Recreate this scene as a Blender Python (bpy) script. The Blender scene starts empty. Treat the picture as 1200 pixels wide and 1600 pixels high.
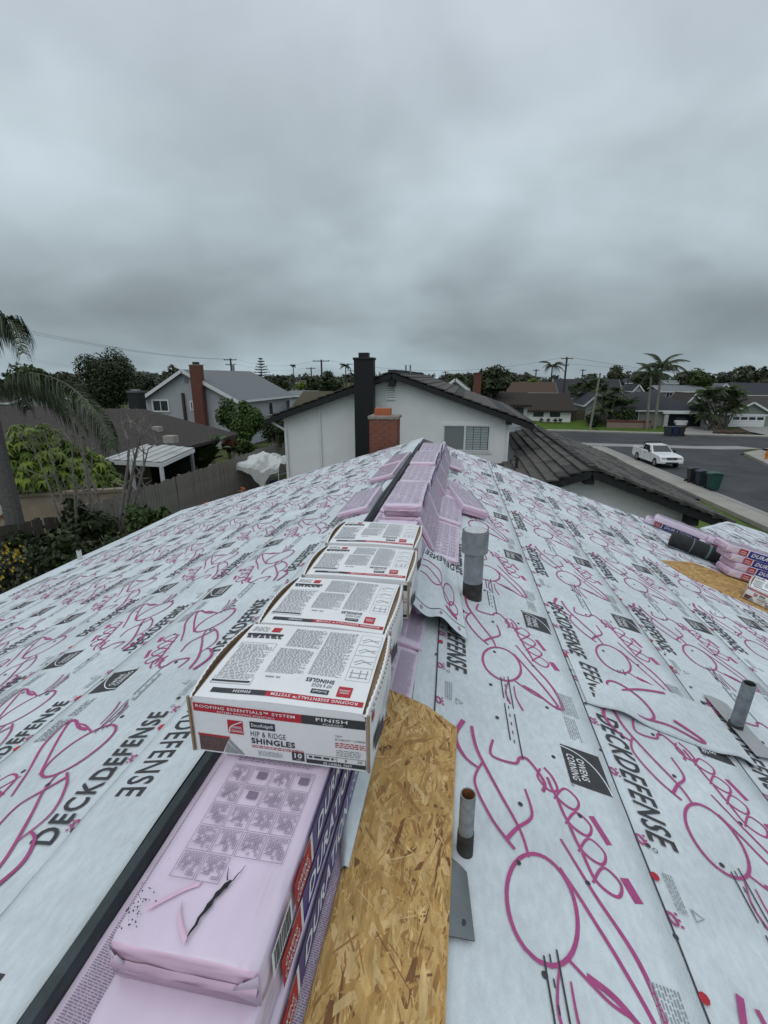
import bpy, math, random
from mathutils import Vector, Matrix, noise as mnoise

# ------------------------------------------------------------------ camera, sky, sun, exposure
S = bpy.context.scene
COL = S.collection
EYE = 7.2
YAW, PITCH, FPX = math.radians(9.5), math.atan(210 / 740.0), 740.0
cd = bpy.data.cameras.new('camera'); cam = bpy.data.objects.new('camera', cd); COL.objects.link(cam)
cd.sensor_fit = 'HORIZONTAL'; cd.sensor_width = 36; cd.lens = 36 * FPX / 1200
cd.clip_start = 0.05; cd.clip_end = 3000
cam.location = (0, 0, EYE); cam.rotation_euler = (math.pi / 2 - PITCH, 0, YAW)
S.camera = cam
S.view_settings.view_transform = 'Standard'; S.view_settings.look = 'None'
S.view_settings.exposure = 0.0; S.view_settings.gamma = 1.0; S.view_settings.use_curve_mapping = False

SUN_EL, SUN_ROT = math.radians(58), math.radians(200)
W = bpy.data.worlds.new('World'); S.world = W; W.use_nodes = True
nt = W.node_tree; nt.nodes.clear()
def wn(t, **k):
    n = nt.nodes.new(t)
    for a, b in k.items(): setattr(n, a, b)
    return n
def wl(a, b): nt.links.new(a, b)
sky = wn('ShaderNodeTexSky', sky_type='NISHITA'); sky.sun_disc = False
sky.sun_elevation = SUN_EL; sky.sun_rotation = SUN_ROT
bg1 = wn('ShaderNodeBackground'); bg1.inputs[1].default_value = 0.08; wl(sky.outputs[0], bg1.inputs[0])
tc = wn('ShaderNodeTexCoord'); sep = wn('ShaderNodeSeparateXYZ'); wl(tc.outputs['Generated'], sep.inputs[0])
# the overcast deck: brightness by height above the horizon, broken up by cloud noise laid on a flat ceiling
ramp = wn('ShaderNodeValToRGB'); wl(sep.outputs[2], ramp.inputs[0])
el = ramp.color_ramp.elements
stops = [(0.0, (.36, .45, .50)), (.03, (.345, .43, .475)), (.065, (.305, .375, .408)), (.11, (.285, .342, .37)), (.19, (.385, .455, .49)), (.29, (.49, .575, .625)),
         (.39, (.575, .66, .72)), (.50, (.645, .725, .81)), (.7, (.68, .755, .835)), (1.0, (.72, .79, .86))]
el[0].position = stops[0][0]; el[0].color = (*stops[0][1], 1); el[1].position = stops[-1][0]; el[1].color = (*stops[-1][1], 1)
for p, c in stops[1:-1]:
    e = el.new(p); e.color = (*c, 1)
add = wn('ShaderNodeMath', operation='ADD'); wl(sep.outputs[2], add.inputs[0]); add.inputs[1].default_value = 0.42
mx = wn('ShaderNodeMath', operation='MAXIMUM'); wl(add.outputs[0], mx.inputs[0]); mx.inputs[1].default_value = 0.05
dx = wn('ShaderNodeMath', operation='DIVIDE'); wl(sep.outputs[0], dx.inputs[0]); wl(mx.outputs[0], dx.inputs[1])
dy = wn('ShaderNodeMath', operation='DIVIDE'); wl(sep.outputs[1], dy.inputs[0]); wl(mx.outputs[0], dy.inputs[1])
cb = wn('ShaderNodeCombineXYZ'); wl(dx.outputs[0], cb.inputs[0]); wl(dy.outputs[0], cb.inputs[1])
def cloud(scale, detail, dist, rough, lo, hi, vlo, vhi, loc=(0, 0, 0), stretch=(1, 1, 1)):
    mp = wn('ShaderNodeMapping'); mp.inputs[1].default_value = loc; mp.inputs[3].default_value = stretch
    wl(cb.outputs[0], mp.inputs[0])
    n = wn('ShaderNodeTexNoise'); n.inputs['Scale'].default_value = scale; n.inputs['Detail'].default_value = detail
    n.inputs['Distortion'].default_value = dist; n.inputs['Roughness'].default_value = rough
    wl(mp.outputs[0], n.inputs['Vector'])
    m = wn('ShaderNodeMapRange', interpolation_type='SMOOTHSTEP')
    m.inputs[1].default_value = lo; m.inputs[2].default_value = hi; m.inputs[3].default_value = vlo; m.inputs[4].default_value = vhi
    wl(n.outputs[0], m.inputs[0]); return m.outputs[0]
c1 = cloud(1.7, 4, .35, .42, .30, .70, .80, 1.20, (3.6, 1.2, 0), (.85, 1.0, 1))
c2 = cloud(4.2, 4, .3, .48, .3, .7, .95, 1.05, (.4, 6.2, 0))
mu = wn('ShaderNodeMath', operation='MULTIPLY'); wl(c1, mu.inputs[0]); wl(c2, mu.inputs[1])
mm = wn('ShaderNodeVectorMath', operation='SCALE'); wl(ramp.outputs[0], mm.inputs[0]); wl(mu.outputs[0], mm.inputs['Scale'])
bg2 = wn('ShaderNodeBackground'); wl(mm.outputs[0], bg2.inputs[0]); bg2.inputs[1].default_value = 1.0
mixs = wn('ShaderNodeMixShader'); mixs.inputs[0].default_value = 0.95
wl(bg1.outputs[0], mixs.inputs[1]); wl(bg2.outputs[0], mixs.inputs[2])
wo = wn('ShaderNodeOutputWorld'); wl(mixs.outputs[0], wo.inputs[0])

sl = bpy.data.lights.new('sun', 'SUN'); sl.energy = 0.5; sl.angle = math.radians(40); sl.color = (1, .97, .93)
so = bpy.data.objects.new('sun', sl); COL.objects.link(so)
so.rotation_euler = (math.pi / 2 - SUN_EL, 0, math.pi - SUN_ROT + math.pi * 0)
so.rotation_euler = Vector((math.sin(SUN_ROT) * math.cos(SUN_EL), math.cos(SUN_ROT) * math.cos(SUN_EL), math.sin(SUN_EL))).to_track_quat('Z', 'Y').to_euler()

R = random.Random(7)

# ------------------------------------------------------------------ helpers
def ray(x, y):
    """direction of a photograph pixel (1200x1600), used to survey where things stand"""
    r = (x - 600) / FPX; u = (800 - y) / FPX
    f = math.cos(PITCH) + math.sin(PITCH) * u; w = -math.sin(PITCH) + math.cos(PITCH) * u
    return Vector((r * math.cos(YAW) - f * math.sin(YAW), r * math.sin(YAW) + f * math.cos(YAW), w))
def at_z(x, y, z):
    d = ray(x, y); return d * ((z - EYE) / d.z) + Vector((0, 0, EYE))
def at_y(x, y, Y):
    d = ray(x, y); return d * (Y / d.y) + Vector((0, 0, EYE))

MATS = {}
def mat(name, col, rough=.7, var=.12, scale=8, bump=0.0, bscale=40, spec=.3, metal=0, col2=None, stretch=(1, 1, 1), detail=4, ridged=False):
    if name in MATS: return MATS[name]
    m = bpy.data.materials.new(name); m.use_nodes = True; t = m.node_tree; b = t.nodes['Principled BSDF']
    b.inputs['Roughness'].default_value = rough; b.inputs['Metallic'].default_value = metal
    b.inputs['Specular IOR Level'].default_value = spec
    tcn = t.nodes.new('ShaderNodeTexCoord'); mp = t.nodes.new('ShaderNodeMapping'); mp.inputs[3].default_value = stretch
    t.links.new(tcn.outputs['Object'], mp.inputs[0])
    n = t.nodes.new('ShaderNodeTexNoise'); n.inputs['Scale'].default_value = scale; n.inputs['Detail'].default_value = detail
    t.links.new(mp.outputs[0], n.inputs['Vector'])
    r = t.nodes.new('ShaderNodeValToRGB'); t.links.new(n.outputs[0], r.inputs[0])
    a = col; c = col2 or col
    r.color_ramp.elements[0].position = .3; r.color_ramp.elements[1].position = .7
    r.color_ramp.elements[0].color = (*[max(0, x * (1 - var)) for x in a], 1)
    r.color_ramp.elements[1].color = (*[min(1, x * (1 + var)) for x in c], 1)
    t.links.new(r.outputs[0], b.inputs['Base Color'])
    if bump:
        n2 = t.nodes.new('ShaderNodeTexNoise'); n2.inputs['Scale'].default_value = bscale; n2.inputs['Detail'].default_value = 5
        if ridged: n2.noise_type = 'RIDGED_MULTIFRACTAL'; n2.inputs['Detail'].default_value = 3; n2.inputs['Distortion'].default_value = .6
        t.links.new(mp.outputs[0], n2.inputs['Vector'])
        bp = t.nodes.new('ShaderNodeBump'); bp.inputs['Strength'].default_value = bump; bp.inputs['Distance'].default_value = .02
        t.links.new(n2.outputs[0], bp.inputs['Height']); t.links.new(bp.outputs[0], b.inputs['Normal'])
    MATS[name] = m; return m

class MB:
    def __init__(s): s.v = []; s.f = []; s.m = []
    def add(s, vs, fs, mi=0):
        o = len(s.v); s.v.extend(tuple(v) for v in vs)
        for f in fs: s.f.append([i + o for i in f]); s.m.append(mi)
    def box(s, x0, x1, y0, y1, z0, z1, mi=0):
        s.add([(x0, y0, z0), (x1, y0, z0), (x1, y1, z0), (x0, y1, z0), (x0, y0, z1), (x1, y0, z1), (x1, y1, z1), (x0, y1, z1)],
              [(0, 3, 2, 1), (4, 5, 6, 7), (0, 1, 5, 4), (1, 2, 6, 5), (2, 3, 7, 6), (3, 0, 4, 7)], mi)
        return s
    def bar(s, a, b, w, h, mi=0, up=(0, 0, 1)):
        a = Vector(a); b = Vector(b); d = (b - a).normalized(); sd = d.cross(Vector(up))
        if sd.length < 1e-4: sd = Vector((1, 0, 0))
        sd.normalize(); u = sd.cross(d)
        P = []
        for p in (a, b):
            for i, j in ((-1, -1), (1, -1), (1, 1), (-1, 1)): P.append(p + sd * (i * w / 2) + u * (j * h / 2))
        s.add(P, [(0, 1, 2, 3), (7, 6, 5, 4), (0, 4, 5, 1), (1, 5, 6, 2), (2, 6, 7, 3), (3, 7, 4, 0)], mi); return s
    def tube(s, pts, rad, n=10, mi=0, cap=True):
        pts = [Vector(p) for p in pts]
        if not isinstance(rad, (list, tuple)): rad = [rad] * len(pts)
        P = []; ref = None
        for i, p in enumerate(pts):
            d = (pts[min(i + 1, len(pts) - 1)] - pts[max(i - 1, 0)])
            if d.length < 1e-9: d = Vector((0, 0, 1))
            d.normalize()
            if ref is None: ref = d.orthogonal().normalized()
            ref = (ref - d * ref.dot(d)).normalized(); q = d.cross(ref)
            for k in range(n):
                a = 2 * math.pi * k / n; P.append(p + (ref * math.cos(a) + q * math.sin(a)) * rad[i])
        F = []
        for i in range(len(pts) - 1):
            for k in range(n):
                k2 = (k + 1) % n; F.append((i * n + k, i * n + k2, (i + 1) * n + k2, (i + 1) * n + k))
        if cap: F.append(tuple(range(n))[::-1]); F.append(tuple((len(pts) - 1) * n + k for k in range(n)))
        s.add(P, F, mi); return s
    def prism(s, poly, axis, a0, a1, mi=0):
        """extrude a 2D polygon along axis 'x','y' or 'z'"""
        def P(p, a): return {'x': (a, p[0], p[1]), 'y': (p[0], a, p[1]), 'z': (p[0], p[1], a)}[axis]
        n = len(poly)
        s.add([P(p, a0) for p in poly] + [P(p, a1) for p in poly],
              [tuple(range(n))[::-1], tuple(range(n, 2 * n))] + [(i, (i + 1) % n, n + (i + 1) % n, n + i) for i in range(n)], mi); return s
    def grid(s, fn, nu, nv, mi=0, closed=False):
        P = [fn(i / nu, j / nv) for j in range(nv + 1) for i in range(nu + 1)]
        F = [(j * (nu + 1) + i, j * (nu + 1) + i + 1, (j + 1) * (nu + 1) + i + 1, (j + 1) * (nu + 1) + i) for j in range(nv) for i in range(nu)]
        s.add(P, F, mi); return s
    def slab(s, quad, t, mi=0):
        """four corners and a thickness along the normal (downwards)"""
        q = [Vector(p) for p in quad]; n = (q[1] - q[0]).cross(q[3] - q[0]).normalized()
        if n.z < 0: n = -n
        P = q + [p - n * t for p in q]
        s.add(P, [(0, 1, 2, 3), (7, 6, 5, 4), (0, 4, 5, 1), (1, 5, 6, 2), (2, 6, 7, 3), (3, 7, 4, 0)], mi); return s
    def mapped(s, fn):
        s.v = [tuple(fn(Vector(p))) for p in s.v]; return s
    def mesh(s, name, mats, off=(0, 0, 0), smooth=False, fixn=True):
        me = bpy.data.meshes.new(name)
        me.from_pydata([(a - off[0], b - off[1], c - off[2]) for a, b, c in s.v], [], s.f)
        for m in (mats if isinstance(mats, (list, tuple)) else [mats]): me.materials.append(m)
        me.polygons.foreach_set('material_index', s.m)
        if smooth: me.polygons.foreach_set('use_smooth', [True] * len(s.f))
        if fixn and len(s.f) < 6000:
            import bmesh
            bm = bmesh.new(); bm.from_mesh(me); bmesh.ops.recalc_face_normals(bm, faces=bm.faces); bm.to_mesh(me); bm.free()
        me.update(); return me
    def build(s, name, mats, parent=None, smooth=False, kind=None, fixn=True, bevel=0):
        off = wloc(parent) if parent else (0, 0, 0)
        o = bpy.data.objects.new(name, s.mesh(name, mats, off, smooth, fixn)); COL.objects.link(o)
        if parent: o.parent = parent
        if kind: o['kind'] = kind
        if bevel:
            b = o.modifiers.new('bevel', 'BEVEL'); b.width = bevel; b.segments = 2; b.limit_method = 'ANGLE'
        return o
def wloc(o):
    v = Vector((0, 0, 0))
    while o: v += o.location; o = o.parent
    return v
def tag(o, label, cat, group=None, kind=None):
    o['label'] = label; o['category'] = cat
    if group: o['group'] = group
    if kind: o['kind'] = kind
    return o
def thing(name, label, cat, loc=(0, 0, 0), group=None):
    o = bpy.data.objects.new(name, None); o.empty_display_size = .2; COL.objects.link(o); o.location = loc
    return tag(o, label, cat, group)
def inst(src_me, name, parent, loc, rot=(0, 0, 0), scale=(1, 1, 1)):
    o = bpy.data.objects.new(name, src_me); COL.objects.link(o)
    o.parent = parent; o.location = Vector(loc) - (wloc(parent) if parent else Vector((0, 0, 0))); o.rotation_euler = rot; o.scale = scale
    return o
def copy_tree(o, parent=None):
    c = o.copy(); COL.objects.link(c)
    if parent: c.parent = parent
    for ch in list(o.children): copy_tree(ch, c)
    return c

TXT = {}
def text_geo(s, bold=0.0, shear=0.0):
    k = (s, bold, shear)
    if k not in TXT:
        cu = bpy.data.curves.new('txt', 'FONT'); cu.body = s; cu.size = 1; cu.offset = bold; cu.shear = shear; cu.resolution_u = 3; cu.space_character = 1.12
        o = bpy.data.objects.new('txt', cu); me = bpy.data.meshes.new_from_object(o)
        vs = [(v.co.x, v.co.y) for v in me.vertices]; fs = [tuple(p.vertices) for p in me.polygons]
        bpy.data.objects.remove(o); bpy.data.meshes.remove(me); bpy.data.curves.remove(cu)
        xs = [v[0] for v in vs] or [0]; ys = [v[1] for v in vs] or [0]
        TXT[k] = (vs, fs, min(xs), max(xs), min(ys), max(ys))
    return TXT[k]
def put_text(mb, s, x, y, w, h, mi=0, bold=.0, shear=0.0, rot180=False, z=0.0):
    """text fitted in a w x h box whose lower left corner is x,y (in the flat z=const layer)"""
    vs, fs, x0, x1, y0, y1 = text_geo(s, bold, shear)
    P = []
    for a, b in vs:
        p = (a - x0) / (x1 - x0); q = (b - y0) / (y1 - y0)
        if rot180: p, q = 1 - p, 1 - q
        P.append((x + p * w, y + q * h, z))
    mb.add(P, fs, mi)
def rect(mb, x0, x1, y0, y1, mi=0, z=0.0, n=1):
    for i in range(n):
        a = x0 + (x1 - x0) * i / n; b = x0 + (x1 - x0) * (i + 1) / n
        mb.add([(a, y0, z), (b, y0, z), (b, y1, z), (a, y1, z)], [(0, 1, 2, 3)], mi)
def frame(mb, x0, x1, y0, y1, t, mi=0, z=0.0):
    rect(mb, x0, x1, y0, y0 + t, mi, z); rect(mb, x0, x1, y1 - t, y1, mi, z)
    rect(mb, x0, x0 + t, y0 + t, y1 - t, mi, z); rect(mb, x1 - t, x1, y0 + t, y1 - t, mi, z)
def text_rows(mb, x0, x1, y0, y1, rows, mi, rnd, fill=.55, z=0.0, ragged=True):
    """small print too fine to read: rows of word-long dashes"""
    h = (y1 - y0) / rows
    for r in range(rows):
        y = y1 - (r + 1) * h; x = x0; end = x1 - (rnd.random() * .25 * (x1 - x0) if ragged and rnd.random() < .4 else 0)
        while x < end:
            w = min(rnd.uniform(.6, 2.6) * h, end - x)
            rect(mb, x, x + w, y + h * (1 - fill) / 2, y + h * (1 + fill) / 2, mi, z)
            x += w + h * .5
def smoothpath(pts, n=8):
    pts = [Vector((p[0], p[1])) for p in pts]; out = []
    for i in range(len(pts) - 1):
        p0 = pts[max(i - 1, 0)]; p1 = pts[i]; p2 = pts[i + 1]; p3 = pts[min(i + 2, len(pts) - 1)]
        for k in range(n):
            t = k / n
            out.append(.5 * ((2 * p1) + (p2 - p0) * t + (2 * p0 - 5 * p1 + 4 * p2 - p3) * t * t + (3 * p1 - p0 - 3 * p2 + p3) * t ** 3))
    out.append(pts[-1]); return out
def stroke(mb, pts, w0, w1=None, mi=0, n=8, smooth=True, z=0.0, taper=False):
    p = smoothpath(pts, n) if smooth else [Vector(q) for q in pts]
    N = len(p); V = []
    for i, q in enumerate(p):
        d = p[min(i + 1, N - 1)] - p[max(i - 1, 0)]; nn = Vector((-d.y, d.x))
        if nn.length > 1e-9: nn.normalize()
        t = i / max(1, N - 1); w = w0 + ((w1 if w1 is not None else w0) - w0) * t
        if taper: w *= .35 + .65 * math.sin(math.pi * min(1, max(0, t)))
        V += [(q.x + nn.x * w / 2, q.y + nn.y * w / 2, z), (q.x - nn.x * w / 2, q.y - nn.y * w / 2, z)]
    mb.add(V, [(2 * i, 2 * i + 1, 2 * i + 3, 2 * i + 2) for i in range(N - 1)], mi)
def ring(cx, cy, rx, ry, rot=0, a0=0, a1=360, n=14):
    c, s = math.cos(rot), math.sin(rot); o = []
    for i in range(n + 1):
        a = math.radians(a0 + (a1 - a0) * i / n); x, y = rx * math.cos(a), ry * math.sin(a); o.append((cx + x * c - y * s, cy + x * s + y * c))
    return o
def nz(x, y, z=0.0): return mnoise.noise(Vector((x, y, z)))
def sst(t): t = max(0, min(1, t)); return t * t * (3 - 2 * t)

# ------------------------------------------------------------------ materials
M_under = mat('underlayment', (.66, .715, .735), .62, .075, 30, .25, 150, .25, stretch=(1.6, .7, 1), detail=8)
_t = M_under.node_tree; _n = _t.nodes.new('ShaderNodeTexNoise'); _n.inputs['Scale'].default_value = 1.7; _n.inputs['Detail'].default_value = 7; _n.inputs['Roughness'].default_value = .65
_tc = _t.nodes.new('ShaderNodeTexCoord'); _t.links.new(_tc.outputs['Object'], _n.inputs['Vector'])
_r = _t.nodes.new('ShaderNodeMapRange'); _r.inputs[1].default_value = .38; _r.inputs[2].default_value = .62; _r.inputs[3].default_value = .88; _r.inputs[4].default_value = 1.03; _t.links.new(_n.outputs[0], _r.inputs[0])
_v = _t.nodes.new('ShaderNodeVectorMath'); _v.operation = 'SCALE'; _b = _t.nodes['Principled BSDF']; _l = _b.inputs['Base Color'].links[0].from_socket
_t.links.new(_l, _v.inputs[0]); _t.links.new(_r.outputs[0], _v.inputs['Scale']); _t.links.new(_v.outputs[0], _b.inputs['Base Color'])
M_back = mat('underlayment_back', (.19, .20, .20), .6, .1, 20)
M_pink = mat('print_pink', (.40, .075, .215), .6, .10, 30)
M_ink = mat('print_black', (.05, .051, .053), .6, .15, 40)
M_grey = mat('print_grey', (.30, .32, .33), .6, .1, 40)
M_red = mat('print_red', (.46, .025, .04), .5, .08, 30)
M_white = mat('print_white', (.78, .79, .79), .6, .04, 30)
M_blue = mat('print_blue', (.03, .035, .25), .3, .2, 30, .1, 30, .5)
M_wrap = mat('pink_wrap', (.70, .585, .70), .20, .06, 6, .5, 8, .5, stretch=(1.6, .6, 1.2), ridged=True)
M_wrapd = mat('pink_wrap_end', (.66, .45, .58), .22, .16, 10, .6, 12, .5, stretch=(.5, 1, 2.5), ridged=True)
M_lav = mat('lavender_print', (.36, .31, .39), .5, .1, 40)
M_shingle = mat('asphalt_shingle_edge', (.03, .03, .032), .9, .3, 80, .5, 200)
M_osbe = mat('osb_base', (.52, .315, .11), .7, .2, 14, .3, 80)
M_carton = mat('carton_white', (.80, .80, .79), .55, .035, 14, .08, 60)
M_kraft = mat('carton_kraft', (.33, .23, .14), .8, .15, 20)
M_lip = mat('ridge_edge', (.05, .065, .065), .45, .2, 20, .1, 30)
M_galv = mat('galvanised', (.29, .315, .325), .5, .22, 14, .15, 60, .5, .5)
M_flash = mat('flashing_metal', (.17, .185, .185), .4, .12, 10, .05, 40, .5, .6)
M_tar = mat('tar_stain', (.05, .045, .042), .75, .4, 24, .3, 60)
M_rust = mat('rust', (.22, .09, .04), .85, .3, 40)
M_stucco = mat('white_stucco', (.81, .81, .79), .85, .03, 2, .3, 120, .2)
M_stuccog = mat('grey_stucco', (.40, .415, .43), .85, .05, 3, .25, 80, .2)
M_black = mat('black_trim', (.022, .023, .024), .55, .2, 10)
M_blackbrick = mat('black_painted_brick', (.017, .017, .018), .42, .2, 14, .4, 60)
M_brick = mat('orange_brick', (.195, .074, .047), .85, .22, 9, .4, 70)
M_brick2 = mat('dark_red_brick', (.155, .058, .04), .85, .25, 9, .4, 70)
M_mortar = mat('mortar', (.27, .20, .165), .9, .1, 40)
M_cap = mat('chimney_cap', (.26, .22, .18), .9, .25, 16, .3, 40)
M_clay = mat('clay_flue', (.42, .13, .06), .8, .1, 20)
M_shake = mat('concrete_shake', (.100, .092, .083), .85, .28, 5, .5, 40, .2, stretch=(1, 1, 1))
M_shaked = mat('concrete_shake_dark', (.055, .052, .05), .85, .28, 5, .5, 40, .2)
M_brownroof = mat('brown_shingle', (.062, .054, .049), .9, .3, 9, .5, 60, .15)
M_darkbrown = mat('dark_brown_roof', (.046, .037, .031), .9, .25, 9, .4, 60, .15)
M_greyroof = mat('grey_shingle', (.18, .19, .195), .9, .16, 14, .4, 70, .15)
M_char = mat('charcoal_shingle', (.05, .052, .058), .9, .22, 9, .4, 60, .15)
M_rustroof = mat('rust_brown_roof', (.088, .060, .047), .9, .25, 8, .4, 50, .15)
M_wt = mat('white_trim', (.70, .71, .71), .6, .05, 8)
M_glass = mat('window_glass', (.035, .045, .05), .08, .2, 3, spec=.6)
M_blind = mat('window_shutter', (.33, .38, .37), .6, .08, 12)
M_screen = mat('insect_screen', (.20, .22, .22), .7, .08, 200)
M_wood = mat('weathered_fence', (.215, .20, .18), .9, .35, 5, .4, 30, .15, stretch=(3, 3, .35))
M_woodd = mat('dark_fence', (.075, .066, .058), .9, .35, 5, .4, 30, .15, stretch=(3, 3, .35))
M_pole = mat('utility_pole_wood', (.07, .055, .045), .9, .3, 4, stretch=(3, 3, .3))
M_poletan = mat('pale_pole_wood', (.22, .20, .17), .9, .15, 4, stretch=(3, 3, .3))
M_asph = mat('asphalt', (.052, .053, .055), .85, .18, .35, .2, 40, .3, detail=8)
_t = M_asph.node_tree; _n = _t.nodes.new('ShaderNodeTexNoise'); _n.inputs['Scale'].default_value = .22; _n.inputs['Detail'].default_value = 9; _n.inputs['Roughness'].default_value = .7; _n.inputs['Distortion'].default_value = 1.2
_tc = _t.nodes.new('ShaderNodeTexCoord'); _t.links.new(_tc.outputs['Object'], _n.inputs['Vector'])
_r = _t.nodes.new('ShaderNodeMapRange'); _r.inputs[1].default_value = .35; _r.inputs[2].default_value = .65; _r.inputs[3].default_value = .72; _r.inputs[4].default_value = 1.3; _t.links.new(_n.outputs[0], _r.inputs[0])
_v = _t.nodes.new('ShaderNodeVectorMath'); _v.operation = 'SCALE'; _b = _t.nodes['Principled BSDF']; _l = _b.inputs['Base Color'].links[0].from_socket
_t.links.new(_l, _v.inputs[0]); _t.links.new(_r.outputs[0], _v.inputs['Scale']); _t.links.new(_v.outputs[0], _b.inputs['Base Color'])
M_conc = mat('concrete', (.33, .31, .275), .9, .14, .6, .15, 30, .2, detail=8)
M_concd = mat('concrete_drive', (.30, .29, .275), .9, .12, .5, .15, 30, .2, detail=8)
M_soil = mat('yard_ground', (.06, .055, .035), .95, .35, .5, .5, 12, .1, col2=(.07, .085, .03), detail=8)
M_lawn = mat('lawn_grass', (.085, .135, .028), .95, .25, 2, .6, 60, .1, detail=8)
M_bark = mat('bark', (.15, .13, .11), .9, .3, 10, .4, 30)
M_barkd = mat('palm_bark', (.10, .095, .09), .9, .3, 12, .5, 25, stretch=(1, 1, 4))
M_leafs = {}
def leafm(key, a, b):
    if key not in M_leafs:
        M_leafs[key] = [mat('leaf_' + key + '_deep', a, .6, .3, 3, spec=.25), mat('leaf_' + key + '_pale', b, .55, .3, 3, spec=.3)]
    return M_leafs[key]
L_dark = leafm('dark_green', (.022, .033, .012), (.042, .056, .018))
L_mid = leafm('mid_green', (.035, .060, .015), (.065, .105, .024))
L_lime = leafm('lime_green', (.07, .105, .014), (.16, .215, .028))
L_olive = leafm('olive', (.048, .056, .032), (.080, .088, .044))  # lightened in the colour as haze, since skyline trees share it
L_palm = leafm('palm', (.038, .052, .028), (.085, .10, .055))
L_far = leafm('distant', (.055, .066, .050), (.085, .096, .066))  # paler grey-green: distance haze put into the leaf colour
L_red = leafm('red_brown', (.09, .035, .02), (.14, .05, .025))

# ------------------------------------------------------------------ terrain and streets
def gz(x, y):
    z = 1.3 - 1.42 * sst((x - 8.0) / 4.5)
    if y > 50: # cross street valley
        k = sst((y - 50) / 5) * (1 - sst((y - 69.5) / 10)) * sst((x + 5) / 8)
        z = z * (1 - k) + (-.12) * k
        z = max(z, -.12) if y < 70 else z
        up = sst((y - 70.5) / 11)
        z = z * (1 - up) + 1.0 * up if x > 2 else z
    if x > 27.5 and y < 56: z += .25 * sst((x - 27.5) / 2)
    if y > 120: z += sst((y - 120) / 260) * (3.2 + 2.4 * nz(x * .008, y * .006, 3))
    return z
def lin(a, b, n): return [a + (b - a) * i / n for i in range(n + 1)]
xs = lin(-420, -60, 18)[:-1] + lin(-60, 60, 80)[:-1] + lin(60, 480, 20)
ys = lin(-60, -6, 6)[:-1] + lin(-6, 100, 70)[:-1] + lin(100, 700, 40)
mb = MB(); P = [(x, y, gz(x, y)) for y in ys for x in xs]; n = len(xs)
mb.add(P, [(j * n + i, j * n + i + 1, (j + 1) * n + i + 1, (j + 1) * n + i) for j in range(len(ys) - 1) for i in range(n - 1)])
mb.build('ground', M_soil, kind='structure', smooth=True)

def flat(name, poly, z0, z1, m, kind='structure'):
    return MB().prism(poly, 'z', z0, z1).build(name, m, kind=kind)
# main street: x of the left kerb falls with y (the street is not quite parallel to the ridge)
def kx(y): return 16.35 - .062 * (y - 27)
flat('street', [(kx(-40), -40), (25.6, -40), (25.3, 44), (26.6, 51), (31, 55.6), (60, 54.0), (60, 64.6), (36, 66.6), (15.2, 69.2), (-6, 70.4), (-6, 57.4), (13.2, 56.1), (14.3, 54)], -.25, 0, M_asph)
sw = thing('sidewalk', 'concrete sidewalk along the near kerb', 'sidewalk'); sw['kind'] = 'structure'
del sw['category']
y = -30.0; me_cache = {}
while y < 54:
    L = 1.5; a, b = y + .012, y + L - .012
    if not (36.5 < y < 0):
        dz = R.uniform(-.006, .006)
        MB().prism([(kx(a) - 1.5, a), (kx(a) - .18, a), (kx(b) - .18, b), (kx(b) - 1.5, b)], 'z', -.2, .11 + dz).build('slab', M_conc, sw)
    y += L
MB().prism([(kx(-30) - .165, -30), (kx(-30), -30), (kx(54.5), 54.5), (kx(54.5) - .165, 54.5)], 'z', -.2, .12).build('kerb', M_concd, sw)
MB().prism([(kx(-30) + .005, -30), (kx(-30) + .5, -30), (kx(54.5) + .5, 54.5), (kx(54.5) + .005, 54.5)], 'z', -.2, .006).build('gutter', M_concd, sw)
flat('cross_gutter', [(8, 56.9), (14, 55.2), (26.4, 54.4), (31.2, 55.4), (29.5, 57.4), (25, 56.6), (14, 57.4), (8, 58.8)], -.2, .008, M_concd)
flat('corner_pavement', [(25.6, -40), (29.5, -40), (28.2, 46), (28.6, 50.5), (31, 53.2), (60, 51.8), (60, 53.9), (31.3, 55.2), (27.2, 51.5), (25.5, 44)], -.2, .13, M_conc)
flat('far_kerb', [(-6, 70.6), (15.2, 69.4), (36, 66.8), (60, 64.8), (60, 66.3), (36, 68.3), (15.4, 70.9), (-6, 72.1)], -.2, .13, M_conc)
def draped(name, x0, x1, y0, y1, nx, ny, lift, m, yfn=None, kind='structure'):
    mb = MB()
    def fn(a, b):
        x = x0 + (x1 - x0) * a; lo = y0 + (yfn(x) if yfn else 0); yy = lo + (y1 - lo) * b
        return (x, yy, gz(x, yy) + lift + (.13 if yy < 72 and y0 > 60 else 0) * (1 - sst((yy - 70) / 6)))
    mb.grid(fn, nx, ny); return mb.build(name, m, kind=kind, smooth=True)
draped('lawn', 6, 18.2, 71.6, 84.5, 8, 10, .06, M_lawn, lambda x: -(x - 12) * .1)
draped('front_lawn', 18.9, 28.4, 70.9, 80, 8, 8, .06, M_lawn, lambda x: -(x - 18) * .12)
draped('driveway', 28.6, 36.0, 69.7, 79.5, 6, 8, .08, M_concd, lambda x: -(x - 28) * .13)
draped('far_driveway', 38.5, 52, 68.6, 79.5, 6, 8, .08, M_concd, lambda x: -(x - 38) * .11)
draped('verge', 9.5, 14.6, 4, 31, 6, 16, .03, M_lawn)
draped('near_driveway', 6, 15.0, 31.2, 38, 12, 6, .10, M_asph)
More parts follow.
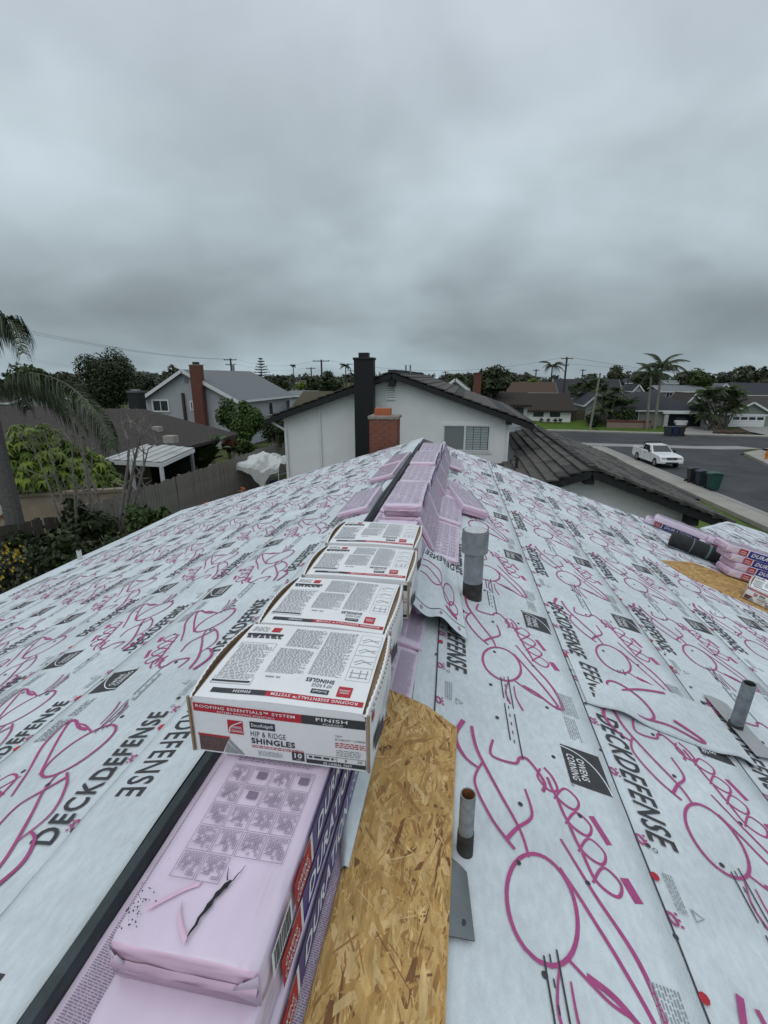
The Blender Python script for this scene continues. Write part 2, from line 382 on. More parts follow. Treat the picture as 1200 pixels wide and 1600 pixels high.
# planter wall with its lawn on the street corner
pw = thing('planter_wall', 'curved concrete block planter wall on the far street corner, grass on top', 'wall', (33.5, 48.5, .1))
arc = [(33.6 + 4.6 * math.cos(math.radians(a)), 48.6 + 4.6 * math.sin(math.radians(a))) for a in range(90, 275, 12)]
for row in range(3):
    for i in range(len(arc) - 1):
        a = Vector((*arc[i], 0)); b = Vector((*arc[i + 1], 0)); j = (row % 2) * .5
        a2 = a.lerp(b, j * .5 + .01); b2 = b.lerp(a, .01)
        MB().bar((a.x + (b.x - a.x) * .012, a.y + (b.y - a.y) * .012, .24 + row * .27), (b2.x, b2.y, .24 + row * .27), .25, .262).build('block', M_conc, pw)
MB().prism([(p[0], p[1]) for p in arc] + [(46, 44), (46, 53.2)], 'z', .3, .98).build('turf', M_lawn, pw)

# ------------------------------------------------------------------ our roof
RZ, XR, SL = 5.9, -.858, .295
CS = 1 / math.sqrt(1 + SL * SL); SN = SL * CS
def wr(v, u, side):
    return .010 * nz(u * .7 + side * 9, v * 1.1, side * 3.3) + .006 * nz(u * 2.3, v * 3.1, 7 + side) + .0022 * nz(u * 9, v * 8, 2)
def roofpt(side, v, u, lift=0.0, wrinkle=True):
    h = lift + (wr(v, u, side) if wrinkle else 0)
    return Vector((XR + side * (v * CS + h * SN), u, RZ - v * SN + h * CS))
def rake(side, v): return (10.75 - .33 * v if v < 5.2 else 9.03) if side > 0 else 10.75 - .26 * v
house = thing('house', 'single storey house being re-roofed, white underlayment covering its low gable roof', 'house', (XR, 4, 1.3))
# walls and roof deck
mb = MB()
mb.prism([(-5.55, 1.2), (6.9, 1.2), (6.9, 3.45), (XR, 5.62), (-5.55, 4.20)], 'y', -3.5, 8.6); mb.build('wall', M_stucco, house)
M_deck = mat('roof_deck_wood', (.10, .08, .085), .85, .25, 6)
for side, vmax in ((-1, 5.5), (1, 9.0)):
    mb = MB()
    def fn(a, b, side=side, vmax=vmax):
        v = .01 + (vmax - .01) * a; return roofpt(side, v, -4 + (rake(side, v) - .02 + 4) * b, -.03 if not side > 0 else -.035, False)
    mb.grid(fn, 14, 6)
    mb2 = MB()
    mb2.grid(lambda a, b, side=side, vmax=vmax: roofpt(side, .01 + (vmax - .01) * a, -4 + (rake(side, .01 + (vmax - .01) * a) - .02 + 4) * b, -.10, False), 14, 6)
    mb.add(mb2.v, mb2.f); mb.build('roof_deck', M_deck, house)
# the printed repeat of the underlayment: a = along the reading direction, b = towards the eave
def print_repeat(seed):
    """(pink layer, black layer, grey layer) of one repeat; the mascot of the real print is left out: plain loops and ribbons stand in for it"""
    r = random.Random(seed); pk, bk, gy = MB(), MB(), MB()
    K_ = .78; _st = stroke
    def pst(mb, pts, w0, w1=None, **k): _st(mb, pts, w0 * K_, (w1 * K_ if w1 is not None else None), **k)
    # plain ornamental scrollwork
    pst(pk, ring(1.17, -.45, .175, .115, -.25, 0, 360, 18), .017, n=2)
    pst(pk, [(1.02, -.36), (1.12, -.30), (1.26, -.225), (1.40, -.165), (1.425, -.19), (1.36, -.27), (1.33, -.345)], .014, .026, n=7)
    pst(pk, [(.90, -.33), (1.06, -.255), (1.24, -.16), (1.41, -.135), (1.43, -.18)], .012, .03, n=7)
    pst(pk, [(.50, -.56), (.60, -.575), (.60, -.47), (.555, -.44), (.55, -.40), (.64, -.345), (.70, -.36)], .014, .02, n=7)
    pst(pk, [(.56, -.33), (.60, -.30), (.66, -.29), (.68, -.33), (.63, -.37), (.575, -.35)], .016, .012, n=6)
    for i in range(4):
        cx = .66 + i * .105
        pst(pk, [(cx - .05, -.325 + i * .024), (cx + .045, -.30 + i * .024), (cx + .075, -.235 + i * .024), (cx + .02, -.205 + i * .024), (cx - .02, -.255 + i * .024), (cx + .055, -.315 + i * .024)], .017, .012, n=6)
    pst(pk, [(.46, -.66), (.60, -.64), (.78, -.56), (.92, -.49), (1.02, -.47)], .02, .012, n=6)
    pst(pk, [(.72, -.44), (.84, -.43), (.92, -.50), (.98, -.545)], .012, .02, n=6)
    pst(pk, [(.44, -.70), (.56, -.74), (.66, -.70), (.70, -.64)], .03, .012, n=6)
    pst(pk, [(.66, -.62), (.78, -.66), (.92, -.60), (1.01, -.52)], .012, .016, n=6)
    pst(pk, [(1.30, -.40), (1.37, -.30), (1.39, -.24)], .013, .013, n=5)
    pst(pk, [(.735, -.165), (.845, -.125)], .034, n=3)
    pst(pk, [(.965, -.11), (1.045, -.085)], .048, n=2)
    pst(pk, [(1.34, -.43), (1.44, -.455), (1.53, -.44)], .008, .014, n=5)
    pst(pk, [(1.36, -.40), (1.46, -.40), (1.55, -.375)], .008, .014, n=5)
    # little pink marks along the lap line
    for a in (-.29, .08, .42, .76):
        stroke(pk, ring(a, .028, .021, .013, .4, 0, 360, 8), .010, n=1)
        for q in (-.026, -.006, .014): rect(pk, a + q, a + q + .009, .047 + q * .15, .057 + q * .15)
    # lettering
    put_text(bk, 'DECKDEFENSE', 0, .066, .76, .118, bold=.017, shear=.18)
    stroke(bk, ring(.79, .075, .009, .009, 0, 0, 360, 8), .003, n=1)
    # black square badge with lettering, split by a white arc
    x0, x1, y0, y1 = .365, .592, -.216, -.028
    for i in range(6):
        for j in range(5):
            a0, a1 = x0 + (x1 - x0) * i / 6, x0 + (x1 - x0) * (i + 1) / 6; b0, b1 = y0 + (y1 - y0) * j / 5, y0 + (y1 - y0) * (j + 1) / 5
            bk.add([(a0, b0, 0), (a1, b0, 0), (a1, b1, 0), (a0, b1, 0)], [(0, 1, 2, 3)])
    wt = MB()
    stroke(wt, [(x0 + .012, y0 + .0), (x0 + .03, y0 + .075), (x0 + .08, y0 + .135), (x0 + .15, y0 + .172), (x1 - .004, y1 - .002)], .006, n=6, z=.0012)
    put_text(wt, 'OWENS', x0 + .062, y0 + .062, .125, .036, bold=.012, z=.0012)
    put_text(wt, 'CORNING', x0 + .052, y0 + .016, .150, .036, bold=.012, z=.0012)
    stroke(bk, ring(x1 + .012, y0 + .006, .006, .006, 0, 0, 360, 7), .002, n=1)
    # small print and dash marks
    text_rows(gy, -.06, .12, -.150, -.055, 9, 0, r, .5); text_rows(gy, .14, .30, -.150, -.085, 6, 0, r, .5)
    for b, seg in ((-.475, ((-.02, .16), (.20, .46))), (-.43, ((-.05, .22), (.26, .56)))):
        for s0, s1 in seg: rect(bk, s0, s1, b, b + .006, n=4)
    for k in range(9): rect(bk, -.03 + k * .06, -.03 + k * .06 + .022, -.455, -.450)
    text_rows(gy, .88, 1.02, .06, .10, 4, 0, r, .5)
    stroke(gy, [(.99, .12), (1.03, .12), (1.01, .155), (.99, .12)], .006, smooth=False)
    return pk, bk, gy, wt
REP = [print_repeat(s) for s in (1, 2)]
def add_row(side, vline, u0, period, sa, sb, lo, hi, umax, tgt, skew=0.0, lift=.006, umin=-1.6):
    """lay repeats of the print along one row; lo/hi limit which of the elements (by b) go down"""
    k = 0
    n0 = int((-1.5 - u0) / period) - 2
    for k in range(n0, n0 + 16):
        for layer in range(4):
            src = REP[k % 2][layer]
            vs = []
            for a, b, z in src.v:
                u = u0 + k * period - side * a * sa
                v = vline + b * sb - skew * (u - 1.9)
                vs.append((v, u, z, b))
            keep = [all(lo <= vs[i][3] <= hi and umin < vs[i][1] < rake(side, vs[i][0]) - .03 and vs[i][0] > .12 for i in f) for f in src.f]
            if not any(keep): continue
            tgt[layer].add([roofpt(side, v, u, lift + z + (.0006 if layer in (1, 2) else 0)) for v, u, z, b in vs], [f for f, q in zip(src.f, keep) if q])
def sheet(side, v0fn, v1fn, u0, u1fn, lift0, lift1, name='underlayment_sheet', nu=90, nv=10, label=None, curl=None):
    mb = MB()
    def fn(a, b):
        u = u0; v = 0
        # solve the ragged far end by the rake of the sheet's middle
        vm = v0fn(2) + (v1fn(2) - v0fn(2)) * b
        u = u0 + (u1fn(vm) - u0) * a
        v = v0fn(u) + (v1fn(u) - v0fn(u)) * b
        lift = lift0 + (lift1 - lift0) * b
        if curl: lift += curl(u, v)
        return roofpt(side, v, u, lift)
    mb.grid(fn, nu, nv)
    # turned-down edges give the sheet its thickness
    top = len(mb.v); n = nu + 1
    for row in (0, nv):
        base = [row * n + i for i in range(n)]
        lowv = [Vector(mb.v[i]) - Vector((0, 0, .004)) for i in base]
        o = len(mb.v); mb.v.extend(tuple(p) for p in lowv)
        for i in range(nu): mb.f.append([base[i], base[i + 1], o + i + 1, o + i]); mb.m.append(1)
    o = mb.build(name, [M_under, M_back], house, smooth=True, fixn=False)
    if label: o['label'] = label
    return o
rn = random.Random(11)
def finish_sheet(sh, layers, dots, rings):
    for L, nm, m in ((0, 'pink_print', M_pink), (1, 'black_print', M_ink), (2, 'small_print', M_grey), (3, 'white_print', M_white)):
        if layers[L].f: 
            o = layers[L].build(nm, m, sh, fixn=False); o['kind'] = 'stuff'
    if dots.f: dots.build('cap_nails', M_ink, sh, kind='stuff', fixn=False)
    if rings.f: rings.build('red_washers', M_red, sh, kind='stuff', fixn=False)
def disc(mb, side, v, u, r, lift=.009):
    pts = [roofpt(side, v + r * math.sin(a), u + r * math.cos(a), lift) for a in [2 * math.pi * k / 8 for k in range(8)]]
    c = roofpt(side, v, u, lift + .003); mb.add(pts + [c], [(i, (i + 1) % 8, 8) for i in range(8)])
def nails(side, va, vb, umax, skew=0):
    d, g = MB(), MB(); u = -.9
    while u < umax:
        for v in (va + .035, va + .35, va + .6):
            uu = u + rn.uniform(-.1, .1); vv = v + rn.uniform(-.04, .04) - skew * (uu - 1.9)
            if uu < rake(side, vv) - .1 and vv < vb: disc(d, side, vv, uu, .0105)
        if rn.random() < .4: disc(g, side, va + .02 - skew * (u - 1.9), u + .2, .017)
        u += .36
    return d, g
SKR = .0275
EXR, EXL = .855, .775
# right slope, sheet by sheet from the ridge down
lineR = lambda k: .80 + EXR * k
logosR = [1.24, .548, 1.106, .286, .90, .40, 1.2, .7, .1, .6]
for k in range(0, 6):
    vt = lineR(k); top = (vt - .10) if k == 0 else (vt - .06)
    bot = lineR(k + 1) + .004 if k < 5 else 5.25
    sk = lambda u, q: q - SKR * (u - 1.9)
    v1 = bot if k < 5 else 5.25
    if v1 <= vt: continue
    lift = .010
    far = rake
    sh = sheet(1, (lambda u, t=top: t - SKR * (u - 1.9)), (lambda u, t=bot: t - SKR * (u - 1.9)), -1.6, lambda v: rake(1, v), .002, .009, nu=110, nv=9)
    layers = [MB(), MB(), MB(), MB()]
    add_row(1, vt, logosR[k] + .48, 1.34, 1, 1, 0.0, .25, 0, layers, SKR, .0075, 1.95 if k == 0 else -1.6)
    add_row(1, lineR(k + 1), logosR[k + 1] + .48, 1.34, 1, 1, -.80, -.02, 0, layers, SKR, .0095) if k < 5 else None
    # the ruled lap line
    mb = layers[1]
    us = lin(-1.6, 10.4, 160)
    for a, b in zip(us[:-1], us[1:]):
        va, vb_ = vt - SKR * (a - 1.9) + .004 * nz(a * 3, vt), vt - SKR * (b - 1.9) + .004 * nz(b * 3, vt)
        if b < rake(1, va) - .02:
            mb.add([roofpt(1, va + .007, a, .0085), roofpt(1, va + .0145, a, .0085), roofpt(1, vb_ + .0145, b, .0085), roofpt(1, vb_ + .007, b, .0085)], [(0, 1, 2, 3)])
    d, g = nails(1, vt, bot, 10.4, SKR); finish_sheet(sh, layers, d, g)
# left slope
lineL = lambda k: .305 + EXL * k
logosL = [0.31, .83, 1.25, .98, .30, .75, 1.05, .45]
for k in range(-1, 7):
    vt = lineL(k) if k >= 0 else .004; bot = lineL(k + 1) + .004 if k < 6 else 5.52
    top = vt - .06 if k >= 0 else .002
    if k == 6: bot = 5.52
    sh = sheet(-1, (lambda u, t=top: t), (lambda u, t=bot: t), -1.6, lambda v: rake(-1, v), .002 if k >= 0 else .012, .009 if k >= 0 else .014, nu=110, nv=9)
    layers = [MB(), MB(), MB(), MB()]
    if k >= 0:
        add_row(-1, vt, .945 if k == 0 else logosL[k] - .76, 1.11, .83, .86, 0.0, .25, 0, layers, 0, .0075)
        mb = layers[1]; us = lin(-1.6, 10.6, 160)
        for a, b in zip(us[:-1], us[1:]):
            va, vb_ = vt + .004 * nz(a * 3, vt), vt + .004 * nz(b * 3, vt)
            if b < rake(-1, va) - .02:
                mb.add([roofpt(-1, va + .007, a, .0085), roofpt(-1, va + .0135, a, .0085), roofpt(-1, vb_ + .0135, b, .0085), roofpt(-1, vb_ + .007, b, .0085)], [(0, 1, 2, 3)])
        if k < 6: add_row(-1, lineL(k + 1), logosL[k + 1] - .41, 1.11, .83, .9, -.80, -.02, 0, layers, 0, .0095)
    else:
        # strip that comes over the ridge from the other slope, so its lettering reads the other way
        for uu in (1.73, 2.84, 3.95, 5.06, 6.17, 7.3, .62):
            t = MB(); put_text(t, 'DECKDEFENSE', 0, 0, .64, .115, bold=.017, shear=.18)
            layers[1].add([roofpt(-1, .25 - b, uu - a, .0145) for a, b, z in t.v], t.f)
    d, g = nails(-1, vt, bot, 10.6); finish_sheet(sh, layers, d, g)
# raised dark edge where the left slope's sheathing stops at the ridge
mb = MB(); us = lin(-1.6, 10.2, 60)
prof = [(0.0, .012), (.022, .004), (.03, -.02), (.032, -.085), (.0, -.10)]
P = []
for u in us:
    w = .006 * nz(u * 1.6, 3, 1)
    up = .028 * sst((u - 4.6) / 1.2)
    for q, (dx_, dz_) in enumerate(prof): P.append((XR + dx_ + w + (.008 * nz(u * 4, q) if q else 0), u, RZ + dz_ + w + up * (1 if q < 3 else 0)))
n = len(prof)
mb.add(P, [(i * n + k, i * n + k + 1, (i + 1) * n + k + 1, (i + 1) * n + k) for i in range(len(us) - 1) for k in range(n - 1)])
mb.build('ridge_edge', M_lip, house, smooth=False)
# grey felt strip and the lower sheet beyond it on the street side
mb = MB(); mb.grid(lambda a, b: roofpt(1, 5.2 + 3.8 * a, -3 + (min(12.4, 9.05 + (3.8 * a) * 1.45) + 3) * b, -.004, False), 10, 20)
mb.build('grey_felt', mat('grey_felt', (.15, .155, .165), .8, .1, 10, .2, 60), house)
def lowend(v): return 10.2 + (v - 5.95) * 1.35 - .16 * max(0, v - 8.2)
sh = sheet(1, lambda u: 5.95, lambda u: 8.95, -1.6, lambda v: min(12.95, lowend(v)), .01, .012, nu=80, nv=12)
layers = [MB(), MB(), MB(), MB()]
for vl, uo in ((6.12, 1.0), (6.98, .3), (7.83, .8), (8.69, .5)):
    for k in range(-1, 10):
        for layer in range(4):
            src = REP[k % 2][layer]; vs = []
            for a, b, z in src.v: vs.append((vl + b, uo + k * 1.34 - a, z))
            keep = [all(6.0 < vs[i][0] < 8.9 and -1.5 < vs[i][1] < min(12.9, lowend(vs[i][0])) - .1 for i in f) for f in src.f]
            if any(keep): layers[layer].add([roofpt(1, v, u, .014 + z) for v, u, z in vs], [f for f, q in zip(src.f, keep) if q])
finish_sheet(sh, layers, MB(), MB())
# end laps of the second course: the far pieces overlap and their ends lift a little
def lap_piece(u_end, va, vb, length, tilt, lifts, name='lap_edge'):
    mb = MB(); nu, nv = 14, 24
    def fn(a, b):
        v = va + (vb - va) * b; ue = u_end + tilt * (b - .5)
        u = ue + length * (1 - a)
        li = .011 + sum(h * math.exp(-((b - c) / w) ** 2) for c, w, h in lifts) * a ** 2
        return roofpt(1, v - SKR * (u - 1.9), u, li)
    mb.grid(fn, nu, nv); top = list(mb.v)
    n = nu + 1; o = len(mb.v)
    mb.v.extend((x, y, z - .003) for x, y, z in [top[j * n + nu] for j in range(nv + 1)])
    for j in range(nv): mb.f.append([j * n + nu, (j + 1) * n + nu, o + j + 1, o + j]); mb.m.append(1)
    ob = mb.build(name, [M_under, M_back], house, smooth=True, fixn=False)
    return ob
lp = lap_piece(2.40, 1.69, 2.62, .50, -.05, ((.20, .11, .030), (.88, .09, .034)))
lay = MB(); put_text(lay, 'EFENSE', 0, 0, .38, .118, bold=.017, shear=.18)
mbk = MB(); mbk.add([roofpt(1, 1.745 + b - SKR * .7, 2.87 - a, .0165) for a, b, z in lay.v], lay.f); mbk.build('black_print', M_ink, lp, fixn=False)['kind'] = 'stuff'
pk = MB()
stroke(pk, ring(2.0, 2.62, .10, .16, .5, 0, 360, 16), .016, n=2)
stroke(pk, [(2.05, 2.47), (2.2, 2.49), (2.34, 2.44), (2.36, 2.47), (2.24, 2.56)], .014, .026, n=6)
stroke(pk, [(1.98, 2.70), (2.12, 2.78), (2.30, 2.84)], .014, .02, n=6)
pk2 = MB(); pk2.add([roofpt(1, p[0] - SKR * .7, p[1], .0165) for p in pk.v], pk.f); pk2.build('pink_print', M_pink, lp, fixn=False)['kind'] = 'stuff'

# chimney of this house, brick by brick, beyond the far gable end
def brick_chimney(name, parent, cx, y0, y1, w, z0, z1, mbrick, mmort, courses_from, single=True, cap=True, bl=.2, bh=.066, joint=.010, flue=None):
    ch = MB().box(cx - w / 2 + .008, cx + w / 2 - .008, y0 + .008, y1 - .008, z0, z1 - .002).build(name, mmort, parent)
    protos = {}
    def brick(x0, x1, ya, yb, z):
        k = (round(x1 - x0, 3), round(yb - ya, 3))
        if k not in protos: protos[k] = MB().box(-k[0] / 2, k[0] / 2, -k[1] / 2, k[1] / 2, 0, bh).mesh('brick', mbrick)
        inst(protos[k], 'brick', ch, ((x0 + x1) / 2 + R.uniform(-.002, .002), (ya + yb) / 2 + R.uniform(-.003, .003), z))
    big = MB(); z = z1 - (bh + joint); c = 0
    n = max(2, round(w / bl)); L = w / n; d = y1 - y0; m = max(2, round(d / bl)); Ld = d / m
    while z > courses_from:
        off = (c % 2) * .5
        edges = [0] + [i + off for i in range(0 if off else 1, n)] + [n]
        for a, b in zip(edges[:-1], edges[1:]):
            if b - a < .1: continue
            x0, x1 = cx - w / 2 + a * L + joint / 2, cx - w / 2 + b * L - joint / 2
            if single: brick(x0, x1, y0, y0 + .09, z)
            else: big.box(x0, x1, y0, y0 + .09, z, z + bh)
            if single: brick(x0, x1, y1 - .09, y1, z)
        edges = [i + (0.5 - off) for i in range(0 if off < .5 else 0, m)]
        ee = [.45] + [e for e in edges if .6 < e < m - .6] + [m - .45]
        for a, b in zip(ee[:-1], ee[1:]):
            for sx in (-1, 1):
                x0 = cx + sx * (w / 2 - .045)
                if single: brick(x0 - .045, x0 + .045, y0 + a * Ld + joint / 2, y0 + b * Ld - joint / 2, z)
                else: big.box(x0 - .045, x0 + .045, y0 + a * Ld + joint / 2, y0 + b * Ld - joint / 2, z, z + bh)
        z -= bh + joint; c += 1
    if not single: big.build('bricks', mbrick, ch, kind='stuff')
    if cap:
        MB().box(cx - w / 2 - .03, cx + w / 2 + .03, y0 - .03, y1 + .03, z1 - .004, z1 + .075).build('cap', M_cap, ch, bevel=.02)
    if flue: MB().box(*flue).build('flue', M_clay if flue[5] < 8 else M_black, ch)
    return ch
cxo = (at_y(576, 670, 10.75).x + at_y(621, 670, 10.75).x) / 2
brick_chimney('chimney', house, cxo, 10.75, 11.3, .645, 1.3, at_y(598, 653, 10.75).z - .03, M_brick, M_mortar, 4.6, flue=(cxo - .22, cxo + .14, 10.9, 11.15, 6.3, at_y(598, 638, 10.95).z))

# ------------------------------------------------------------------ pipes and vents on the roof
def roof_z(x): return RZ - SL * abs(x - XR)
v = thing('vent_pipe', 'wide grey capped vent pipe with a tar-stained base rising from the roof beside the boxes', 'vent pipe', (.115, 3.30, roof_z(.115)))
x, y, zb = .115, 3.30, roof_z(.115)
MB().tube([(x, y, zb - .05), (x, y, zb + .135)], .072, 24).build('stained_base', M_tar, v, smooth=False)
MB().tube([(x, y, zb + .13), (x, y, 6.02)], .0705, 24).build('pipe', M_galv, v)
mb = MB(); cz0, cz1 = 5.985, 6.145
mb.tube([(x, y, cz0 - .012), (x, y, cz0), (x, y, cz1), (x, y, cz1), (x, y, cz1 - .015), (x, y, cz1 - .015)], [.076, .096, .096, .088, .087, .0], 28, cap=False)
mb.build('cap', M_galv, v)
MB().tube([(x, y, cz1 - .004), (x, y, cz1 + .002)], .0905, 28).build('rim', mat('vent_rim', (.13, .12, .11), .6, .3, 30), v)
MB().tube([(x, y, cz1 + .0015), (x, y, cz1 + .004)], .082, 28).build('lid', mat('vent_lid', (.50, .52, .52), .5, .15, 30), v)
def pipe(label, x, y, top, r, m, collar=True, rusty=True, name='plumbing_pipe', lean=0, slope=True):
    zb = roof_z(x); o = thing(name, label, 'pipe', (x, y, zb))
    mb = MB(); n = 18
    mb.tube([(x, y, zb - .03), (x + lean * .5, y, (zb + top) / 2), (x + lean, y, top)], r, n, cap=False)
    mb.tube([(x + lean, y, top), (x + lean, y, top - .001)], [r, r * .86], n, cap=False)
    mb.build('pipe', m, o, smooth=True)
    bo = MB().tube([(x + lean, y, top - .001), (x + lean, y, top - .07)], [r * .86, r * .86], n, cap=False); bo.tube([(x + lean, y, top - .068), (x + lean, y, top - .07)], [r * .86, r * .86], n); bo.build('bore', M_rust if rusty else M_tar, o, fixn=False)
    if collar: MB().tube([(x, y, zb - .02), (x, y, zb + collar), (x, y, zb + collar)], [r * 1.12, r * 1.10, r * .9], n).build('collar', M_tar, o)
    return o
M_pipe = mat('old_pipe', (.27, .295, .305), .6, .28, 30, .2, 60, .4, .2)
pipe('short open pipe with rusty bore standing against the chipboard edge', .068, 1.285, 5.872, .026, M_pipe, .085)
p3 = pipe('slim grey pipe standing by the lifted underlayment lap at the right', 1.70, 2.72, 5.475, .036, mat('dark_zinc_pipe', (.20, .22, .23), .5, .3, 18, .2, 60, .5, .4), .05, False, lean=.02)
pipe('small pipe stub near the left eave above the dark shrubs', -5.93, 6.15, 4.57, .035, mat('pale_pipe', (.55, .56, .56), .6, .1, 20), False)
# flashing pieces
def bent_plate(name, label, cat, corners, t, m, hole=None, bend=0.0, nx=6, ny=6):
    c = [Vector(p) for p in corners]; o = thing(name, label, cat, tuple(c[0]))
    mb = MB()
    def fn(a, b):
        p = c[0].lerp(c[1], a).lerp(c[3].lerp(c[2], a), b); p.z += bend * math.sin(math.pi * a) * (1 - b); return p
    mb.grid(fn, nx, ny); q = MB(); q.grid(lambda a, b: fn(a, b) - Vector((0, 0, t)), nx, ny); mb.add(q.v, q.f)
    mb.build('plate', m, o, smooth=True)
    if hole is not None:
        h = fn(*hole); n = 10
        MB().tube([h + Vector((0, 0, .0008)), h + Vector((0, 0, .0016))], .009, n).build('nail_hole', M_ink, o)
    return o
bent_plate('pipe_flashing', 'grey metal flashing plate with a nail hole sticking out from under the chipboard', 'flashing',
           [(.015, 1.22, roof_z(.015) + .030), (.075, 1.20, roof_z(.075) + .016), (.098, 1.005, roof_z(.09) + .018), (.015, .99, roof_z(.015) + .022)], .003, M_flash, (.62, .80), .005)
M_tabm = mat('lap_tab', (.36, .37, .37), .6, .06, 20)
tb = bent_plate('flashing_strip', 'grey flashing strip lying under the slim pipe at the right', 'flashing',
           [tuple(roofpt(1, 2.60, 3.0, .02)), tuple(roofpt(1, 2.74, 2.97, .02)), tuple(roofpt(1, 2.78, 2.50, .03)), tuple(roofpt(1, 2.64, 2.47, .03))], .003, M_tabm, None, .01)

# ------------------------------------------------------------------ OSB boards with strands
def osb(name, label, corners, t, nstr, seed, smin=.05, smax=.2):
    c = [Vector(p) for p in corners]; o = thing(name, label, 'board', tuple(c[0])); r = random.Random(seed)
    nrm = (c[1] - c[0]).cross(c[3] - c[0]).normalized()
    if nrm.z < 0: nrm = -nrm
    mb = MB(); P = c + [p - nrm * t for p in c]
    mb.add(P, [tuple(range(len(c))), tuple(range(2 * len(c) - 1, len(c) - 1, -1))] + [(i, (i + 1) % len(c), len(c) + (i + 1) % len(c), len(c) + i) for i in range(len(c))])
    mb.build('board', M_osbe, o)
    ex = (c[1] - c[0]).normalized(); ey = nrm.cross(ex)
    poly = [((p - c[0]).dot(ex), (p - c[0]).dot(ey)) for p in c]
    x0, x1 = min(p[0] for p in poly), max(p[0] for p in poly); y0, y1 = min(p[1] for p in poly), max(p[1] for p in poly)
    sg = []
    nn = len(poly); area = sum(poly[i][0] * poly[(i + 1) % nn][1] - poly[(i + 1) % nn][0] * poly[i][1] for i in range(nn)); sgn = 1 if area > 0 else -1
    def inside(x, y, m=.001):
        for i in range(nn):
            ax, ay = poly[i]; bx, by = poly[(i + 1) % nn]; L = math.hypot(bx - ax, by - ay)
            if sgn * ((bx - ax) * (y - ay) - (by - ay) * (x - ax)) / L < m: return False
        return True
    sm = MB(); cnt = 0
    for i in range(nstr * 4):
        if cnt >= nstr: break
        x, y = r.uniform(x0, x1), r.uniform(y0, y1); a = r.gauss(math.pi / 2, .5) if r.random() < .75 else r.uniform(0, math.pi)
        L = r.uniform(smin, smax) * (1 if r.random() < .7 else .5); w = r.uniform(.004, .027) * (1 if r.random() < .6 else .3)
        ca, sa = math.cos(a), math.sin(a); h = .0004 + .0022 * cnt / nstr
        loc = [(-L / 2, -w * r.uniform(.1, .5)), (-L * r.uniform(.1, .3), -w / 2), (L * r.uniform(.1, .35), -w / 2), (L / 2, -w * r.uniform(0, .4)), (L / 2 * r.uniform(.8, 1), w * r.uniform(.1, .5)), (L * r.uniform(0, .2), w / 2), (-L * .4, w * r.uniform(.2, .5))]
        pts = [(x + p * ca - q * sa, y + p * sa + q * ca) for p, q in loc]
        if not all(inside(*p) for p in pts): continue
        tx, ty = r.uniform(-.012, .012), r.uniform(-.012, .012)
        sm.add([c[0] + ex * p + ey * q + nrm * (h + tx * (p - x) * .5 + ty * (q - y) * .5 + .0008) for p, q in pts], [tuple(range(7))], r.choices(range(6), (5, 5, 4, 2.8, .9, 2.6))[0]); cnt += 1
    cols = [(.55, .335, .115), (.63, .405, .155), (.49, .285, .09), (.38, .20, .065), (.22, .105, .04), (.69, .475, .21)]
    ms = [mat('osb_strand_%s' % nm, cc, .6, .22, 30, .35, 120, .3, stretch=(2.2, .5, 1)) for nm, cc in zip(('honey', 'pale', 'amber', 'brown', 'dark', 'straw'), cols)]
    st = sm.build('strands', ms, o, fixn=False); st['kind'] = 'stuff'
    return o
def sp(x, y, l): return (x, y, RZ - SL * (x - XR) + l)
osb('chipboard', 'long golden chipboard offcut with a cut corner lying beside the pink bundles', 
    [sp(-.305, .30, .03), sp(.016, .30, .03), sp(.030, 1.835, .03), sp(-.115, 1.91, .03), sp(-.302, 1.93, .03)], .014, 7000, 5)
osb('chipboard', 'chipboard piece under the black roll at the far right eave',
    [sp(2.66, 6.38, .016), sp(2.79, 5.98, .016), sp(3.75, 5.42, .016), sp(5.1, 6.3, .016), sp(3.25, 6.85, .016)], .014, 1100, 9)

